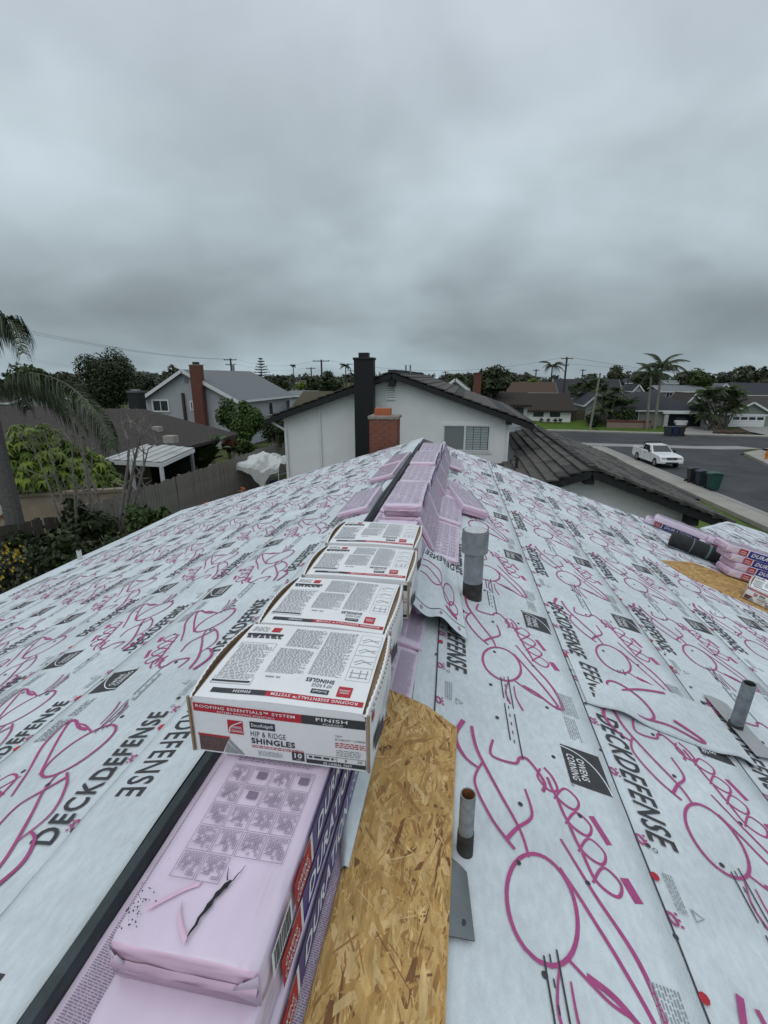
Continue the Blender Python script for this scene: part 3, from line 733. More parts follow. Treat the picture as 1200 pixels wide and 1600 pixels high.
# ------------------------------------------------------------------ shingle bundles
BL, BW, BH = 1.0, .325, .098
def bundle_mesh(seed, L=BL, W=BW, H=BH, rough=1.0):
    """pink film round a stack of shingles: soft edges, pinched ends"""
    mb = MB(); nx, ny = 12, 26
    def fold(x, y, z, k):
        return .0026 * rough * nz(x * 14 + seed, y * 7, z * 30 + k) + .0016 * rough * nz(x * 40, y * 18 + seed, k)
    prof = []
    e = .006
    ring_ = [(-W / 2, e), (-W / 2, H * .35), (-W / 2 + .001, H * .7), (-W / 2 + .003, H - e * 1.2), (-W / 2 + e, H)]
    top = [(-W / 2 + e + (W - 2 * e) * i / nx, H) for i in range(1, nx)]
    ring2 = [(-p[0], p[1]) for p in ring_[::-1]]
    bot = [(W / 2 - e, 0), (-W / 2 + e, 0)]
    sec = ring_ + top + ring2 + bot; n = len(sec)
    ysn = [0, .006, .02, .05] + lin(.09, L - .09, ny) + [L - .05, L - .02, L - .006, L]
    P = []
    for y in ysn:
        k = min(y, L - y); pinch = 1 - .05 * math.exp(-k / .006) ; sagz = -.006 * rough * math.exp(-k / .03)
        for (a, b) in sec:
            d = fold(a, y, b, 1); zz = b * (pinch if b > H * .5 else 1) + (d + sagz if b > .02 else 0)
            P.append((a * pinch + (fold(a, y, b, 5) if abs(a) > W / 2 - .004 else 0), y + (fold(a, b * 3, y, 9) * 1.5 if k < .001 else 0), zz))
    F = [(i * n + k, i * n + (k + 1) % n, (i + 1) * n + (k + 1) % n, (i + 1) * n + k) for i in range(len(ysn) - 1) for k in range(n)]
    mb.add(P, F)
    rg_ = random.Random(seed)
    for ye, sg in ((-.005, 1), (L + .005, -1)):
        for sx in (-1, 1):
            q = rg_.uniform(.10, .22) * W; hh = rg_.uniform(.35, .65) * H
            pts = [(sx * W / 2 * .985, ye + .004 * sg, H * .93), (sx * W / 2 * .985, ye + .004 * sg, H * .06), (sx * (W / 2 - q), ye - .004 * sg, hh), (sx * (W / 2 - q * .55), ye - .001 * sg, H * .72)]
            mb.add(pts + [(a, b + .004 * sg, c) for a, b, c in pts], [(0, 1, 2, 3), (7, 6, 5, 4), (1, 5, 6, 2), (2, 6, 7, 3)], 0)
        zz0 = rg_.uniform(.3, .6) * H; V = []
        for i in range(13):
            x = -W / 2 * .96 + W * .96 * i / 12; d = .006 * nz(i * .9, seed)
            V += [(x, ye + .003 * sg, zz0 + d + .012), (x, ye - .006 * sg, zz0 + d), (x, ye + .003 * sg, zz0 + d - .005)]
        mb.add(V, [(3 * i + k, 3 * i + k + 1, 3 * i + k + 4, 3 * i + k + 3) for i in range(12) for k in (0, 1)], 1)
    NSEC = len(ysn) * n
    m = len(ysn) - 1
    mb.f.append(list(range(n))[::-1]); mb.m.append(1); mb.f.append([m * n + k for k in range(n)]); mb.m.append(1)
    # end bands are more strongly coloured, the film is doubled there
    for i in range(len(F)):
        if i // n in (0, m - 1): mb.m[i] = 1
    return mb.mesh('film', [M_wrap, M_wrapd], smooth=True)
def bundle_print(kind, seed, L=BL, W=BW, H=BH):
    r = random.Random(seed); mb = MB(); z = H + .0055
    if kind == 'guide':     # installation drawings
        cols, rows = 4, 5; gx0, gy0, cw, rh = -W / 2 + .05, .135, (W - .08) / 4, .066
        for j in range(rows):
            for i in range(cols):
                if j == 0 and i > 1: continue
                x0 = gx0 + i * cw; y0 = gy0 + j * rh
                frame(mb, x0, x0 + cw - .004, y0, y0 + rh - .004, .0012, 0, z)
                q = r.random()
                if j >= 3 and r.random() < .45: rect(mb, x0 + cw * .3, x0 + cw * .75, y0 + rh * .35, y0 + rh * .7, 0, z)
                else:
                    for a in range(7):
                        for b in range(5):
                            if r.random() < .75 and a + b * 1.1 > 2: frame(mb, x0 + .006 + a * cw / 9, x0 + .006 + (a + .85) * cw / 9, y0 + .008 + b * rh / 8, y0 + .008 + (b + .85) * rh / 8, .0012, 0, z)
                    stroke(mb, [(x0 + .006, y0 + rh * .25), (x0 + cw * .8, y0 + rh * .72)], .0016, 0, smooth=False, z=z)
                text_rows(mb, x0 + .005, x0 + cw * .85, y0 + rh * .74, y0 + rh * .9, 3, 0, r, .45, z)
        text_rows(mb, gx0, gx0 + 4 * cw, gy0 + rows * rh + .01, gy0 + rows * rh + .03, 3, 0, r, .4, z)
    elif kind == 'tabs':    # a pattern of shingle outlines over most of the face
        for j in range(10):
            for i in range(4):
                x0 = -W / 2 + .02 + i * (W - .04) / 4; y0 = .06 + j * .088
                if r.random() < .9: frame(mb, x0, x0 + (W - .05) / 4, y0, y0 + .083, .0016, 0, z)
                text_rows(mb, x0 + .008, x0 + .06, y0 + .012, y0 + .07, 6, 0, r, .45, z)
    else:
        for c in range(3): text_rows(mb, -W / 2 + .02 + c * .098, -W / 2 + .11 + c * .098, .05, L - .05, 170, 0, r, .42, z)
    return mb
def side_label(L=BL, W=BW, H=BH, logo=True):
    """navy band with the white product word and the red maker's badge, on the right side face"""
    mb = MB(); x = W / 2 + .0062
    t = MB()
    rect(t, .29, L - .02, .004, H - .003, 0, 0, 6)
    put_text(t, 'DURATION', .335, .024, .44, .052, 1, bold=.03, shear=.25, z=.0012)
    put_text(t, 'COOL', .80, .03, .12, .036, 1, bold=.02, z=.0012)
    rect(t, .235, .30, .008, H - .004, 1, .0006, 1)
    rect(t, .17, .285, .010, H - .006, 2, .0012, 1)
    put_text(t, 'OWENS', .185, .050, .075, .02, 1, bold=.015, z=.0024); put_text(t, 'CORNING', .18, .022, .09, .02, 1, bold=.015, z=.0024)
    mb.add([(x + c, a, b) for a, b, c in t.v], t.f); mb.m = list(t.m)
    return mb.mesh('label_band', [M_blue, M_white, M_red], fixn=False)
def bar_code(L=BL, W=BW, H=BH):
    mb = MB(); r = random.Random(3); t = MB(); rect(t, .04, .15, .015, H - .015, 1, 0)
    y = .05
    while y < .14:
        w = r.choice((.0015, .003, .0045)); rect(t, y, y + w, .022, H - .022, 0, .0008); y += w + r.choice((.002, .0035))
    mb.add([(W / 2 + .0066 + c, a, b) for a, b, c in t.v], t.f); mb.m = list(t.m); return mb.mesh('bar_code', [M_ink, M_white], fixn=False)
BMESH = [bundle_mesh(s) for s in (1, 2, 3, 4)]
M_print = mat('film_print', (.23, .18, .245), .5, .1, 40)
BPR = {k: bundle_print(k, 4).mesh('printed_guide', M_print, fixn=False) for k in ('guide', 'tabs', 'text')}
BLAB, BBAR = side_label(), bar_code()
def bundle(label, loc, rot=(0, 0, 0), pr='tabs', lab=True, group=None, flip=False, seed=0, bar=False):
    o = thing('shingle_bundle', label, 'shingle bundle', (0, 0, 0), group or 'pink wrapped shingle bundles on the roof')
    inst(BMESH[seed % 4], 'film', o, (0, 0, 0))
    if pr: inst(BPR[pr], 'printed_guide', o, (0, 0, 0))
    if lab: inst(BLAB, 'label_band', o, (0, 0, 0))
    if bar: inst(BBAR, 'bar_code', o, (0, 0, 0))
    o.location = loc; o.rotation_euler = rot
    return o
TH = math.atan(SL)
# near stack, three high, level
nx_ = -.497
ys0 = .575
B0 = 6.118 - BH
bundle('top bundle of the near stack with a torn slit in its pink film', (nx_, ys0, B0), (0, 0, .0), 'guide', bar=True, seed=0)
bundle('middle bundle of the near pink stack under the nearest box', (nx_ - .004, ys0 - .085, B0 - BH - .002), (0, 0, -.012), None, seed=1)
bundle('bottom bundle of the near pink stack beside the chipboard', (nx_ + .012, ys0 - .16, B0 - 2 * BH - .004), (0, 0, .004), None, seed=2)
# torn slit: film edge and the dark shingle below
top_z = B0 + BH
tear = thing('torn_film', 'dark ragged tear with a curled pink film strip on the near bundle', 'tear', (-.5, .8, top_z))
tl_ = [(-.505, .612), (-.500, .628), (-.4935, .642), (-.495, .655), (-.487, .668), (-.4795, .682), (-.481, .693), (-.472, .704), (-.466, .716), (-.4605, .7195)]
tr_ = [(-.4585, .728), (-.4535, .736), (-.462, .738), (-.468, .733), (-.4745, .728), (-.479, .716), (-.487, .708), (-.4885, .694), (-.4955, .683), (-.4965, .669), (-.503, .655), (-.5015, .642), (-.5065, .629)]
tl_ = [(-.486 + (x + .486) * .75, y - .014) for x, y in tl_]; tr_ = [(-.486 + (x + .486) * .75, y - .014) for x, y in tr_]
sl_ = tl_ + tr_
mb = MB(); mb.add([(x, y, top_z + .0066) for x, y in sl_], [tuple(range(len(sl_)))]); mb.build('tear_gap', M_shingle, tear)
stroke_ = MB()
for P in ([(-.4615, .722), (-.457, .738), (-.453, .744), (-.449, .76)], [(-.474, .721), (-.480, .734), (-.484, .748)]): stroke(stroke_, P, .003, .001, n=4, z=top_z + .0069)
stroke_.build('tear_line', M_shingle, tear)
mb = MB()
for pts, w in (([(-.53, .70), (-.555, .685), (-.59, .655), (-.612, .635)], .012), ([(-.548, .655), (-.54, .635), (-.52, .61), (-.50, .592)], .014)):
    P = smoothpath(pts, 6); V = []
    for i, q in enumerate(P):
        V += [(q.x, q.y, top_z + .0055), (q.x + .002, q.y + w * .5, top_z + .0095), (q.x, q.y + w, top_z + .0058)]
    mb.add(V, [(3 * i + k, 3 * i + k + 1, 3 * i + k + 4, 3 * i + k + 3) for i in range(len(P) - 1) for k in (0, 1)])
mb.build('curled_film', mat('pink_curl', (.74, .50, .63), .35, .05, 20, spec=.5), tear, smooth=True)
mb = MB()
rr = random.Random(8)
for i in range(46):
    x, y = rr.gauss(-.635, .012), rr.gauss(.63, .045); s = rr.uniform(.0012, .004)
    mb.add([(x, y, top_z + .0072), (x + s, y - s * .4, top_z + .0072), (x + s * .7, y + s, top_z + .0072), (x - s * .3, y + s * .8, top_z + .0072)], [(0, 1, 2, 3)])
mb.build('scuffs', M_ink, tear, kind='stuff')
# lower layer lying on the slope under and in front of the near stack
def slope_bundle(label, x, y, lift, pr='text', lab=False, seed=0, rz=0, group=None):
    return bundle(label, (x, y, RZ - SL * (x - XR) + lift), (0, TH, rz), pr, lab, group, seed=seed)
slope_bundle('low pink bundle poking out in front of the near stack at the bottom edge', -.585, -.42, -.05, None, seed=3)
slope_bundle('grey printed bundle side strip between near stack and chipboard', -.455, .30, -.085, 'text', seed=1)
slope_bundle('purple printed bundle in the shade right of the dark ridge edge', -.70, .35, -.12, 'text', seed=2)
slope_bundle('purple bundle under the nearest cardboard box', -.60, 1.40, -.09, 'tabs', seed=0)
slope_bundle('lavender bundle right of the second cardboard box', -.37, 1.36, -.09, 'text', seed=2)
slope_bundle('lavender bundle lying below the draped underlayment flap', -.36, 2.38, -.085, 'text', seed=1)
slope_bundle('purple bundle under the third cardboard box', -.62, 2.42, -.08, 'tabs', seed=3)
# support bundles below the boxes
for i, (yy, nm) in enumerate(((1.62, 'upper bundle hidden below the second box'), (2.64, 'upper bundle hidden below the farthest box'))):
    bundle(nm, (-.49, yy, B0 - .02), (0, 0, 0), None, seed=i); bundle(nm.replace('upper', 'lower'), (-.49, yy, B0 - .02 - BH), (0, 0, 0), None, seed=i + 1)
# ridge row: four stacks, three high each
ordn = ['nearest', 'second', 'third', 'farthest']
for i in range(4):
    yy = 3.85 + i * 1.03; tz = 6.15 + (.01, -.005, .02, .012)[i]
    for l, nm in enumerate(('top', 'middle', 'bottom', 'lowest')):
        bundle('%s bundle of the %s stack in the row along the ridge' % (nm, ordn[i]), (-.488 + R.uniform(-.012, .012) - .006 * l, yy + R.uniform(-.015, .015), tz - BH - l * (BH + .004)), (R.uniform(-.006, .006), R.uniform(-.02, .02), R.uniform(-.02, .02)),
               'tabs' if l == 0 else None, True, seed=i + l)
for i in range(5):
    slope_bundle('%s lavender bundle lying low between the dark ridge edge and the ridge row' % ['nearest', 'second', 'third', 'fourth', 'farthest'][i], -.665, 3.45 + i * 1.03, -.055 + .01 * (i % 2), 'tabs', False, seed=i)
# dark strip standing along the ridge beside the stacks
rs = thing('ridge_strip', 'long dark bent strip standing along the ridge left of the pink stacks', 'metal strip', (XR, 6.5, RZ))
mb = MB(); V = []; us = lin(3.7, 9.35, 40)
for u in us:
    k = sst((u - 3.7) / .8); w_ = .012 * nz(u * 1.3, 8, 2)
    for dx_, dz_ in ((-.014, .012), (-.008, .044), (.004, .050), (.012, .03), (.018, -.03)): V.append((XR + dx_ + w_, u, RZ + dz_ * (.6 + .4 * k) + w_ * .5 + .015))
mb.add(V, [(i * 5 + k, i * 5 + k + 1, i * 5 + k + 6, i * 5 + k + 5) for i in range(len(us) - 1) for k in range(4)]); mb.build('strip', M_lip, rs, fixn=False)
# right flank of the ridge row: bundles leaning on the stack and on the slope
for i in range(6):
    yy = 2.75 + i * 1.03
    bundle('%s bundle leaning against the right flank of the ridge row' % ['first', 'second', 'third', 'fourth', 'fifth', 'sixth'][i],
           (-.325 + .012 * (i % 2), yy, 5.868 + .03 * (i > 0)), (0, 1.08 + .05 * (i % 3), .01 * (i % 2)), 'tabs', False, seed=i).scale = (1, 1, .55)
for i in (0, 1, 2, 4):
    yy = 3.75 + i * 1.05 + .03 * (i % 2)
    slope_bundle('%s flat lavender bundle on the slope right of the ridge row' % ['nearest', 'second', 'third', 'fourth', 'farthest'][i], -.165 + .012 * (i % 2), yy, .006, 'tabs', False, seed=i + 1).scale = (1, 1, .6)
bundle('crooked pink bundle slid down onto the underlayment right of the ridge row', (.155, 5.42, roof_z(.2) + .05), (.02, TH + .02, .22), 'tabs', True, seed=2)
# bundles on the left of the ridge
for i, (yy, nm) in enumerate(((4.45, 'near pink bundle on the left slope against the dark ridge edge'), (6.15, 'second pink bundle on the left slope beyond a gap'), (7.25, 'farthest pink bundle on the left slope'))):
    x = XR - .20; bundle(nm, (x, yy, RZ - SL * .20 + .012), (0, -TH, .02 - .02 * i), 'tabs', False, seed=i + 1).scale = (1, 1, .7)

# ------------------------------------------------------------------ cartons
def carton(label, loc, Wd=.525, D=.415, H=.192, seed=0, rz=0.0, detail=True):
    r = random.Random(seed)
    o = thing('shingle_box', label, 'box', (0, 0, 0), 'white printed shingle boxes')
    def topz(x, y): return H + .008 * math.sin(math.pi * y / D) + .006 * math.sin(math.pi * (x / Wd)) + .004 * nz(x * 5 + seed, y * 6) - .004
    ins = .016
    mb = MB(); mb.grid(lambda a, b: (ins + (Wd - 2 * ins) * a, D * b, topz(ins + (Wd - 2 * ins) * a, D * b)), 14, 12)
    q = MB()
    q.grid(lambda a, b: (Wd * a, -.003 * math.sin(math.pi * b) * math.sin(math.pi * a), (topz(ins + (Wd - 2 * ins) * a, 0) - .0005) * b), 14, 6); mb.add(q.v, q.f)
    q = MB(); q.grid(lambda a, b: (Wd * a, D, (topz(ins + (Wd - 2 * ins) * a, D) - .0005) * b), 14, 4); mb.add(q.v, q.f)
    mb.box(0, Wd, .002, D - .002, 0, .003)
    mb.build('carton', M_carton, o, smooth=True, fixn=False)
    # side flaps with a kraft gap and scalloped perforated edge
    for sx in (-1, 1):
        mb = MB()
        def fn(a, b, sx=sx):
            y = -.004 + (D + .008) * a; bul = .014 * math.sin(math.pi * a)
            zz = (H + .006 - .012 * (1 - math.sin(math.pi * min(1, max(0, a))) ** .5)) * b
            out = bul * (.4 + .6 * b) + (.0025 * (1 if int(a * 36) % 2 else 0) if b > .99 else 0)
            x = (Wd + out) if sx > 0 else -out
            if b > .88: x -= sx * .005 * (b - .88) / .12
            return (x, y, zz + .006 * math.sin(math.pi * a))
        mb.grid(fn, 36, 9)
        q = MB(); q.grid(lambda a, b, sx=sx: tuple(Vector(fn(a, b)) - Vector((sx * .005, 0, 0))), 36, 9); mb.add(q.v, q.f, 1)
        tp = MB(); tp.grid(lambda a, b, sx=sx: tuple(Vector(fn(a, 1)) - Vector((sx * .006 * b, 0, 0))), 36, 1); mb.add(tp.v, tp.f, 0)
        fl = mb.build('side_flap', [M_carton, M_kraft], o, smooth=False, fixn=False)
        x = ins * .55 if sx < 0 else Wd - ins * .55
        g = MB(); g.grid(lambda a, b, sx=sx: ((0.001 + (ins + .002) * b) if sx < 0 else (Wd - .001 - (ins + .002) * b), D * a, topz(ins, D * a) - .012 + .0 * b), 10, 1)
        g.build('flap_gap', M_kraft, o, fixn=False)
        pf = MB()
        for k in range(18):
            a = (k + .5) / 18; p = Vector(fn(a, .93)); pf.box(p.x - .0015 + sx * .003, p.x + .0015 + sx * .003, p.y - .004, p.y + .004, p.z - .003, p.z + .001)
        pf.build('perforations', M_kraft, o, kind='stuff')
        ed = MB(); xx = -.0015 if sx < 0 else Wd + .0015
        ed.box(xx - .003, xx + .003, -.006, .001, .002, H - .004); ed.build('worn_corner', M_kraft, o)
    # printing: 0 black 1 red 2 white 3 grey 4 roof brown
    t = MB(); X = lambda f: f * Wd; Z = lambda f: f * H
    rect(t, X(.02), X(.64), Z(.73), Z(.875), 1, n=12); rect(t, X(.64), X(.985), Z(.73), Z(.875), 0, n=6)
    put_text(t, 'ROOFING ESSENTIALS\u2122 SYSTEM', X(.035), Z(.80), X(.57), Z(.05), 2, .012, z=.0008)
    put_text(t, 'SISTEMA ROOFING ESSENTIALS', X(.16), Z(.745), X(.33), Z(.03), 2, .005, z=.0008)
    put_text(t, 'FINISH', X(.72), Z(.80), X(.17), Z(.055), 2, .015, z=.0008); put_text(t, 'ACABADO', X(.755), Z(.745), X(.11), Z(.03), 2, .005, z=.0008)
    rect(t, X(.215), X(.305), Z(.40), Z(.64), 1); stroke(t, [(X(.22), Z(.40)), (X(.235), Z(.53)), (X(.30), Z(.63))], .003, mi=2, n=5, z=.0008)
    put_text(t, 'OWENS', X(.235), Z(.50), X(.062), Z(.045), 2, .01, z=.0008); put_text(t, 'CORNING', X(.228), Z(.435), X(.073), Z(.045), 2, .01, z=.0008)
    rect(t, X(.345), X(.49), Z(.535), Z(.66), 0); put_text(t, 'DecoRidge\u00ae', X(.355), Z(.56), X(.125), Z(.075), 2, .01, z=.0008)
    put_text(t, 'HIP & RIDGE', X(.347), Z(.40), X(.20), Z(.095), 0, .0)
    put_text(t, 'SHINGLES', X(.347), Z(.27), X(.25), Z(.105), 0, .035)
    text_rows(t, X(.347), X(.64), Z(.19), Z(.245), 2, 1, r, .5, ragged=False); text_rows(t, X(.38), X(.52), Z(.05), Z(.15), 4, 3, r, .45)
    put_text(t, 'TEJAS', X(.82), Z(.555), X(.04), Z(.035), 0); put_text(t, 'DE CABALLETE Y CUMBRERA', X(.82), Z(.50), X(.165), Z(.035), 0)
    text_rows(t, X(.82), X(.985), Z(.37), Z(.47), 3, 1, r, .5); text_rows(t, X(.825), X(.96), Z(.22), Z(.34), 4, 3, r, .45)
    rect(t, X(.575), X(.645), Z(.045), Z(.215), 0); put_text(t, '10', X(.59), Z(.10), X(.042), Z(.09), 2, .03, z=.0008); put_text(t, 'LBS', X(.60), Z(.06), X(.022), Z(.022), 2, z=.0008)
    rect(t, X(.655), X(.985), Z(.035), Z(.10), 0); put_text(t, '20 LINEAL FEET', X(.75), Z(.05), X(.16), Z(.04), 2, .02, z=.0008)
    frame(t, X(.655), X(.985), Z(.10), Z(.20), .0012, 0); text_rows(t, X(.67), X(.82), Z(.13), Z(.18), 1, 0, r, .7); rect(t, X(.825), X(.827), Z(.10), Z(.20), 0); put_text(t, '8', X(.87), Z(.13), X(.012), Z(.045), 0); put_text(t, '30', X(.94), Z(.13), X(.025), Z(.045), 0)
    # the roof drawing at the left corner of the face
    t.add([(X(.035), Z(.30), 0), (X(.215), Z(.30), 0), (X(.17), Z(.03), 0), (X(.035), Z(.03), 0)], [(0, 1, 2, 3)], 4)
    rect(t, X(.03), X(.22), Z(.30), Z(.335), 1)
    t.add([(X(.215), Z(.30), .0004), (X(.30), Z(.03), .0004), (X(.27), Z(.03), .0004), (X(.21), Z(.24), .0004)], [(0, 1, 2, 3)], 3)
    t.add([(X(.205), Z(.22), .0004), (X(.265), Z(.03), .0004), (X(.18), Z(.03), .0004)], [(0, 1, 2)], 3)
    p = MB(); p.add([(a, -.0012 - .003 * math.sin(math.pi * min(1, max(0, a / Wd))) * math.sin(math.pi * min(1, max(0, b / H))) - c, b) for a, b, c in t.v], t.f); p.m = list(t.m)
    M_roofp = mat('printed_roof', (.12, .075, .07), .6, .2, 60)
    p.build('front_print', [M_ink, M_red, M_white, M_grey, M_roofp], o, fixn=False)['kind'] = 'stuff'
    # top face, printed to be read from the far side
    t = MB(); Y = lambda f: f * D
    rect(t, X(.10), X(.42), Y(.055), Y(.105), 0, n=8); rect(t, X(.42), X(.96), Y(.055), Y(.105), 1, n=14)
    put_text(t, 'FINISH', X(.23), Y(.066), X(.10), Y(.026), 2, .015, rot180=True, z=.0008)
    put_text(t, 'ROOFING ESSENTIALS\u2122 SYSTEM', X(.45), Y(.064), X(.48), Y(.028), 2, .012, rot180=True, z=.0008)
    rect(t, X(.80), X(.88), Y(.13), Y(.235), 1); put_text(t, 'OWENS', X(.815), Y(.16), X(.05), Y(.02), 2, .01, rot180=True, z=.0008); put_text(t, 'CORNING', X(.81), Y(.185), X(.06), Y(.02), 2, .01, rot180=True, z=.0008)
    rect(t, X(.655), X(.755), Y(.135), Y(.18), 0); put_text(t, 'DecoRidge\u00ae', X(.665), Y(.145), X(.08), Y(.026), 2, .01, rot180=True, z=.0008)
    put_text(t, 'HIP & RIDGE', X(.645), Y(.20), X(.115), Y(.035), 0, 0, rot180=True); put_text(t, 'SHINGLES', X(.60), Y(.245), X(.165), Y(.042), 0, .035, rot180=True)
    rect(t, X(.06), X(.29), Y(.17), Y(.19), 0, n=4); frame(t, X(.06), X(.30), Y(.15), Y(.68), .0012, 0)
    text_rows(t, X(.07), X(.29), Y(.20), Y(.66), 27, 3, r, .42); text_rows(t, X(.06), X(.30), Y(.75), Y(.80), 2, 0, r, .75, ragged=False); rect(t, X(.05), X(.30), Y(.80), Y(.83), 0, n=4)
    rect(t, X(.20), X(.26), Y(.86), Y(.94), 1); text_rows(t, X(.06), X(.18), Y(.86), Y(.95), 4, 3, r, .4)
    text_rows(t, X(.34), X(.565), Y(.30), Y(.63), 24, 3, r, .45); text_rows(t, X(.36), X(.58), Y(.66), Y(.95), 21, 3, r, .45); text_rows(t, X(.36), X(.46), Y(.24), Y(.27), 1, 3, r, .5)
    text_rows(t, X(.595), X(.79), Y(.32), Y(.95), 44, 3, r, .42)
    for k in range(4):
        y0 = .31 + k * .16; frame(t, X(.815), X(.955), Y(y0), Y(y0 + .155), .001, 3)
        if k == 0:
            for q in (.84, .89, .93): stroke(t, [(X(q), Y(y0 + .03)), (X(q), Y(y0 + .13))], .0025, mi=3, smooth=False)
            for q in (.04, .09): stroke(t, [(X(.83), Y(y0 + q)), (X(.94), Y(y0 + q))], .0025, mi=3, smooth=False)
        else:
            stroke(t, [(X(.83), Y(y0 + .06)), (X(.87), Y(y0 + .10)), (X(.94), Y(y0 + .05))], .003, mi=3, smooth=False); stroke(t, [(X(.84), Y(y0 + .03)), (X(.88), Y(y0 + .07)), (X(.945), Y(y0 + .09))], .0022, mi=3, smooth=False)
    p = MB(); p.add([(a, b, topz(a, b) + .0012 + c) for a, b, c in t.v], t.f); p.m = list(t.m)
    p.build('top_print', [M_ink, M_red, M_white, M_grey], o, fixn=False)['kind'] = 'stuff'
    # right side print
    t = MB(); rect(t, .03, D - .03, Z(.73), Z(.87), 1); rect(t, .05, .15, Z(.15), Z(.4), 0); text_rows(t, .18, D - .05, Z(.15), Z(.5), 6, 3, r, .5)
    p = MB(); p.add([(Wd + .0168 * math.sin(math.pi * a / D) + .002 + c, a, b) for a, b, c in t.v], t.f); p.m = list(t.m)
    p.build('side_print', [M_ink, M_red, M_white, M_grey], o, fixn=False)['kind'] = 'stuff'
    o.location = loc; o.rotation_euler = (0, 0, rz)
    return o
carton('nearest white shingle box with its printed front face in full view', (-.745, 1.055, 6.135), seed=1, rz=.004)
carton('second white box from the front with a bulging right flap', (-.742, 1.515, 6.118), Wd=.50, D=.425, seed=2, rz=-.012)
carton('third white box from the front in the row of four', (-.715, 1.965, 6.125), Wd=.50, D=.40, seed=3, rz=.006)
carton('farthest white box of the four, in front of the pink stacks', (-.728, 2.40, 6.13), Wd=.50, D=.40, seed=4, rz=.0)
for i in range(1): pass

# loose flap of underlayment draped from the bundles onto the slope beside the vent
fp = thing('underlayment_flap', 'loose underlayment flap draped beside the capped vent pipe', 'underlayment', (-.1, 3.0, 5.7))
def flap(a, b):  # a across (left to right), b far to near
    yL, yR = 3.62 - .98 * b, 3.80 - 1.12 * b
    xa = -.285 + .12 * (1 - b) * .2; xb = .075 - .10 * (1 - b)
    x = xa + (xb - xa) * a; y = yL + (yR - yL) * a - .06 * a * b
    z = RZ - SL * (x - XR)
    lift = .13 * (1 - a) ** 1.5 + .055 * math.exp(-((a - .55) / .18) ** 2) * (.5 + .5 * b) + .02 * math.sin(6 * a + 3 * b) * b + .028
    return Vector((x, y, z + lift))
mb = MB(); mb.grid(lambda a, b: tuple(flap(a, b)), 22, 22); q = MB(); q.grid(lambda a, b: tuple(flap(a, b) - Vector((0, 0, .004))), 22, 22); mb.add(q.v, q.f, 1)
mb.build('sheet', [M_under, M_back], fp, smooth=True, fixn=False)
t, u_ = MB(), MB()
put_text(t, 'DEFENSE', .02, .03, .95, .11, bold=.028, shear=-.15, rot180=True)
def onflap(mb_): return [tuple(flap(min(.995, max(.005, a)), min(.995, max(.005, b))) + Vector((0, 0, .0025))) for a, b, z in mb_.v]
k = MB(); k.add(onflap(t), t.f)
t2 = MB()
for i in range(24): rect(t2, i / 24, (i + 1) / 24, .895, .902)
k.add(onflap(t2), t2.f); k.build('black_print', M_ink, fp, fixn=False)['kind'] = 'stuff'
stroke(u_, [(.02, .28), (.25, .24), (.5, .33), (.55, .5), (.45, .56), (.2, .50), (.04, .52)], .02, .016, n=7)
stroke(u_, [(.04, .40), (.2, .36), (.42, .44), (.62, .62), (.75, .72)], .016, .02, n=7)
stroke(u_, ring(.72, .58, .12, .16, .3, 0, 360, 16), .018, n=2); stroke(u_, ring(.80, .74, .09, .07, .3, 0, 360, 14), .016, n=2)
stroke(u_, [(.64, .80), (.86, .85)], .04, n=3)
for a in (.2, .55, .88): stroke(u_, ring(a, .945, .022, .013, 0, 0, 360, 8), .010, n=1)
k = MB(); k.add(onflap(u_), u_.f); k.build('pink_print', M_pink, fp, fixn=False)['kind'] = 'stuff'
# a second curled edge between the near stack and the chipboard
cf = thing('underlayment_curl', 'curled grey-white underlayment edge between the near stack and the chipboard', 'underlayment', (-.3, 1.3, 5.75))
mb = MB()
def cfn(a, b):
    y = 1.05 + .72 * b; w = .10 * math.sin(math.pi * min(1, b * .62 + .08)) ; x = -.285 - w * a
    return (x, y, RZ - SL * (x - XR) + .045 + .05 * math.sin(a * 2.2) * (.6 + .4 * b) - .05 * a * (1 - b))
mb.grid(cfn, 10, 14); q = MB(); q.grid(lambda a, b: tuple(Vector(cfn(a, b)) - Vector((0, 0, .004))), 10, 14); mb.add(q.v, q.f, 1)
mb.build('sheet', [M_under, M_back], cf, smooth=True, fixn=False)

# ------------------------------------------------------------------ pile at the far right: bundles, roll, box
rl = thing('felt_roll', 'black roll of felt lying on the chipboard at the right eave', 'roll', (3.4, 7.3, 4.7))
a = Vector(sp(3.20, 7.50, .135)); b = Vector(sp(4.20, 7.15, .135)); d = (b - a).normalized()
mb = MB(); mb.tube([a, a + d * .01, b - d * .01, b], [.105, .115, .115, .105], 22); mb.build('roll', mat('black_felt', (.025, .026, .027), .7, .25, 12, .2, 50), rl)
MB().tube([a - d * .004, a + d * .02], .032, 12).build('core', M_black, rl)
for k, w in ((.28, .012), (.50, .03)): MB().tube([a + d * k, a + d * (k + w)], .1165, 22).build('tape_band', M_back if w < .02 else mat('green_tape', (.10, .17, .16), .4, .1, 20), rl)
def pile(label, px, py, lift, rz, lab=True, seed=0, extra=0.0):
    o = bundle(label, sp(px, py, lift), (0, 0, 0), 'text', lab, seed=seed)
    o.rotation_euler = (Matrix.Rotation(TH + extra, 3, 'Y') @ Matrix.Rotation(rz, 3, 'Z')).to_euler(); return o
pile('pink bundle lying farthest along the right eave behind the roll', 3.32, 8.95, .02, -2.0, True, 1)
pile('pink bundle on top of the farthest one at the right eave', 3.42, 8.80, .03 + BH, -2.05, False, 2)
pile('pink bundle with navy band just behind the black roll', 4.02, 8.42, .03, -2.02, True, 3)
pile('upper pink bundle with navy band behind the black roll', 4.10, 8.34, .04 + BH, -2.0, True, 0)
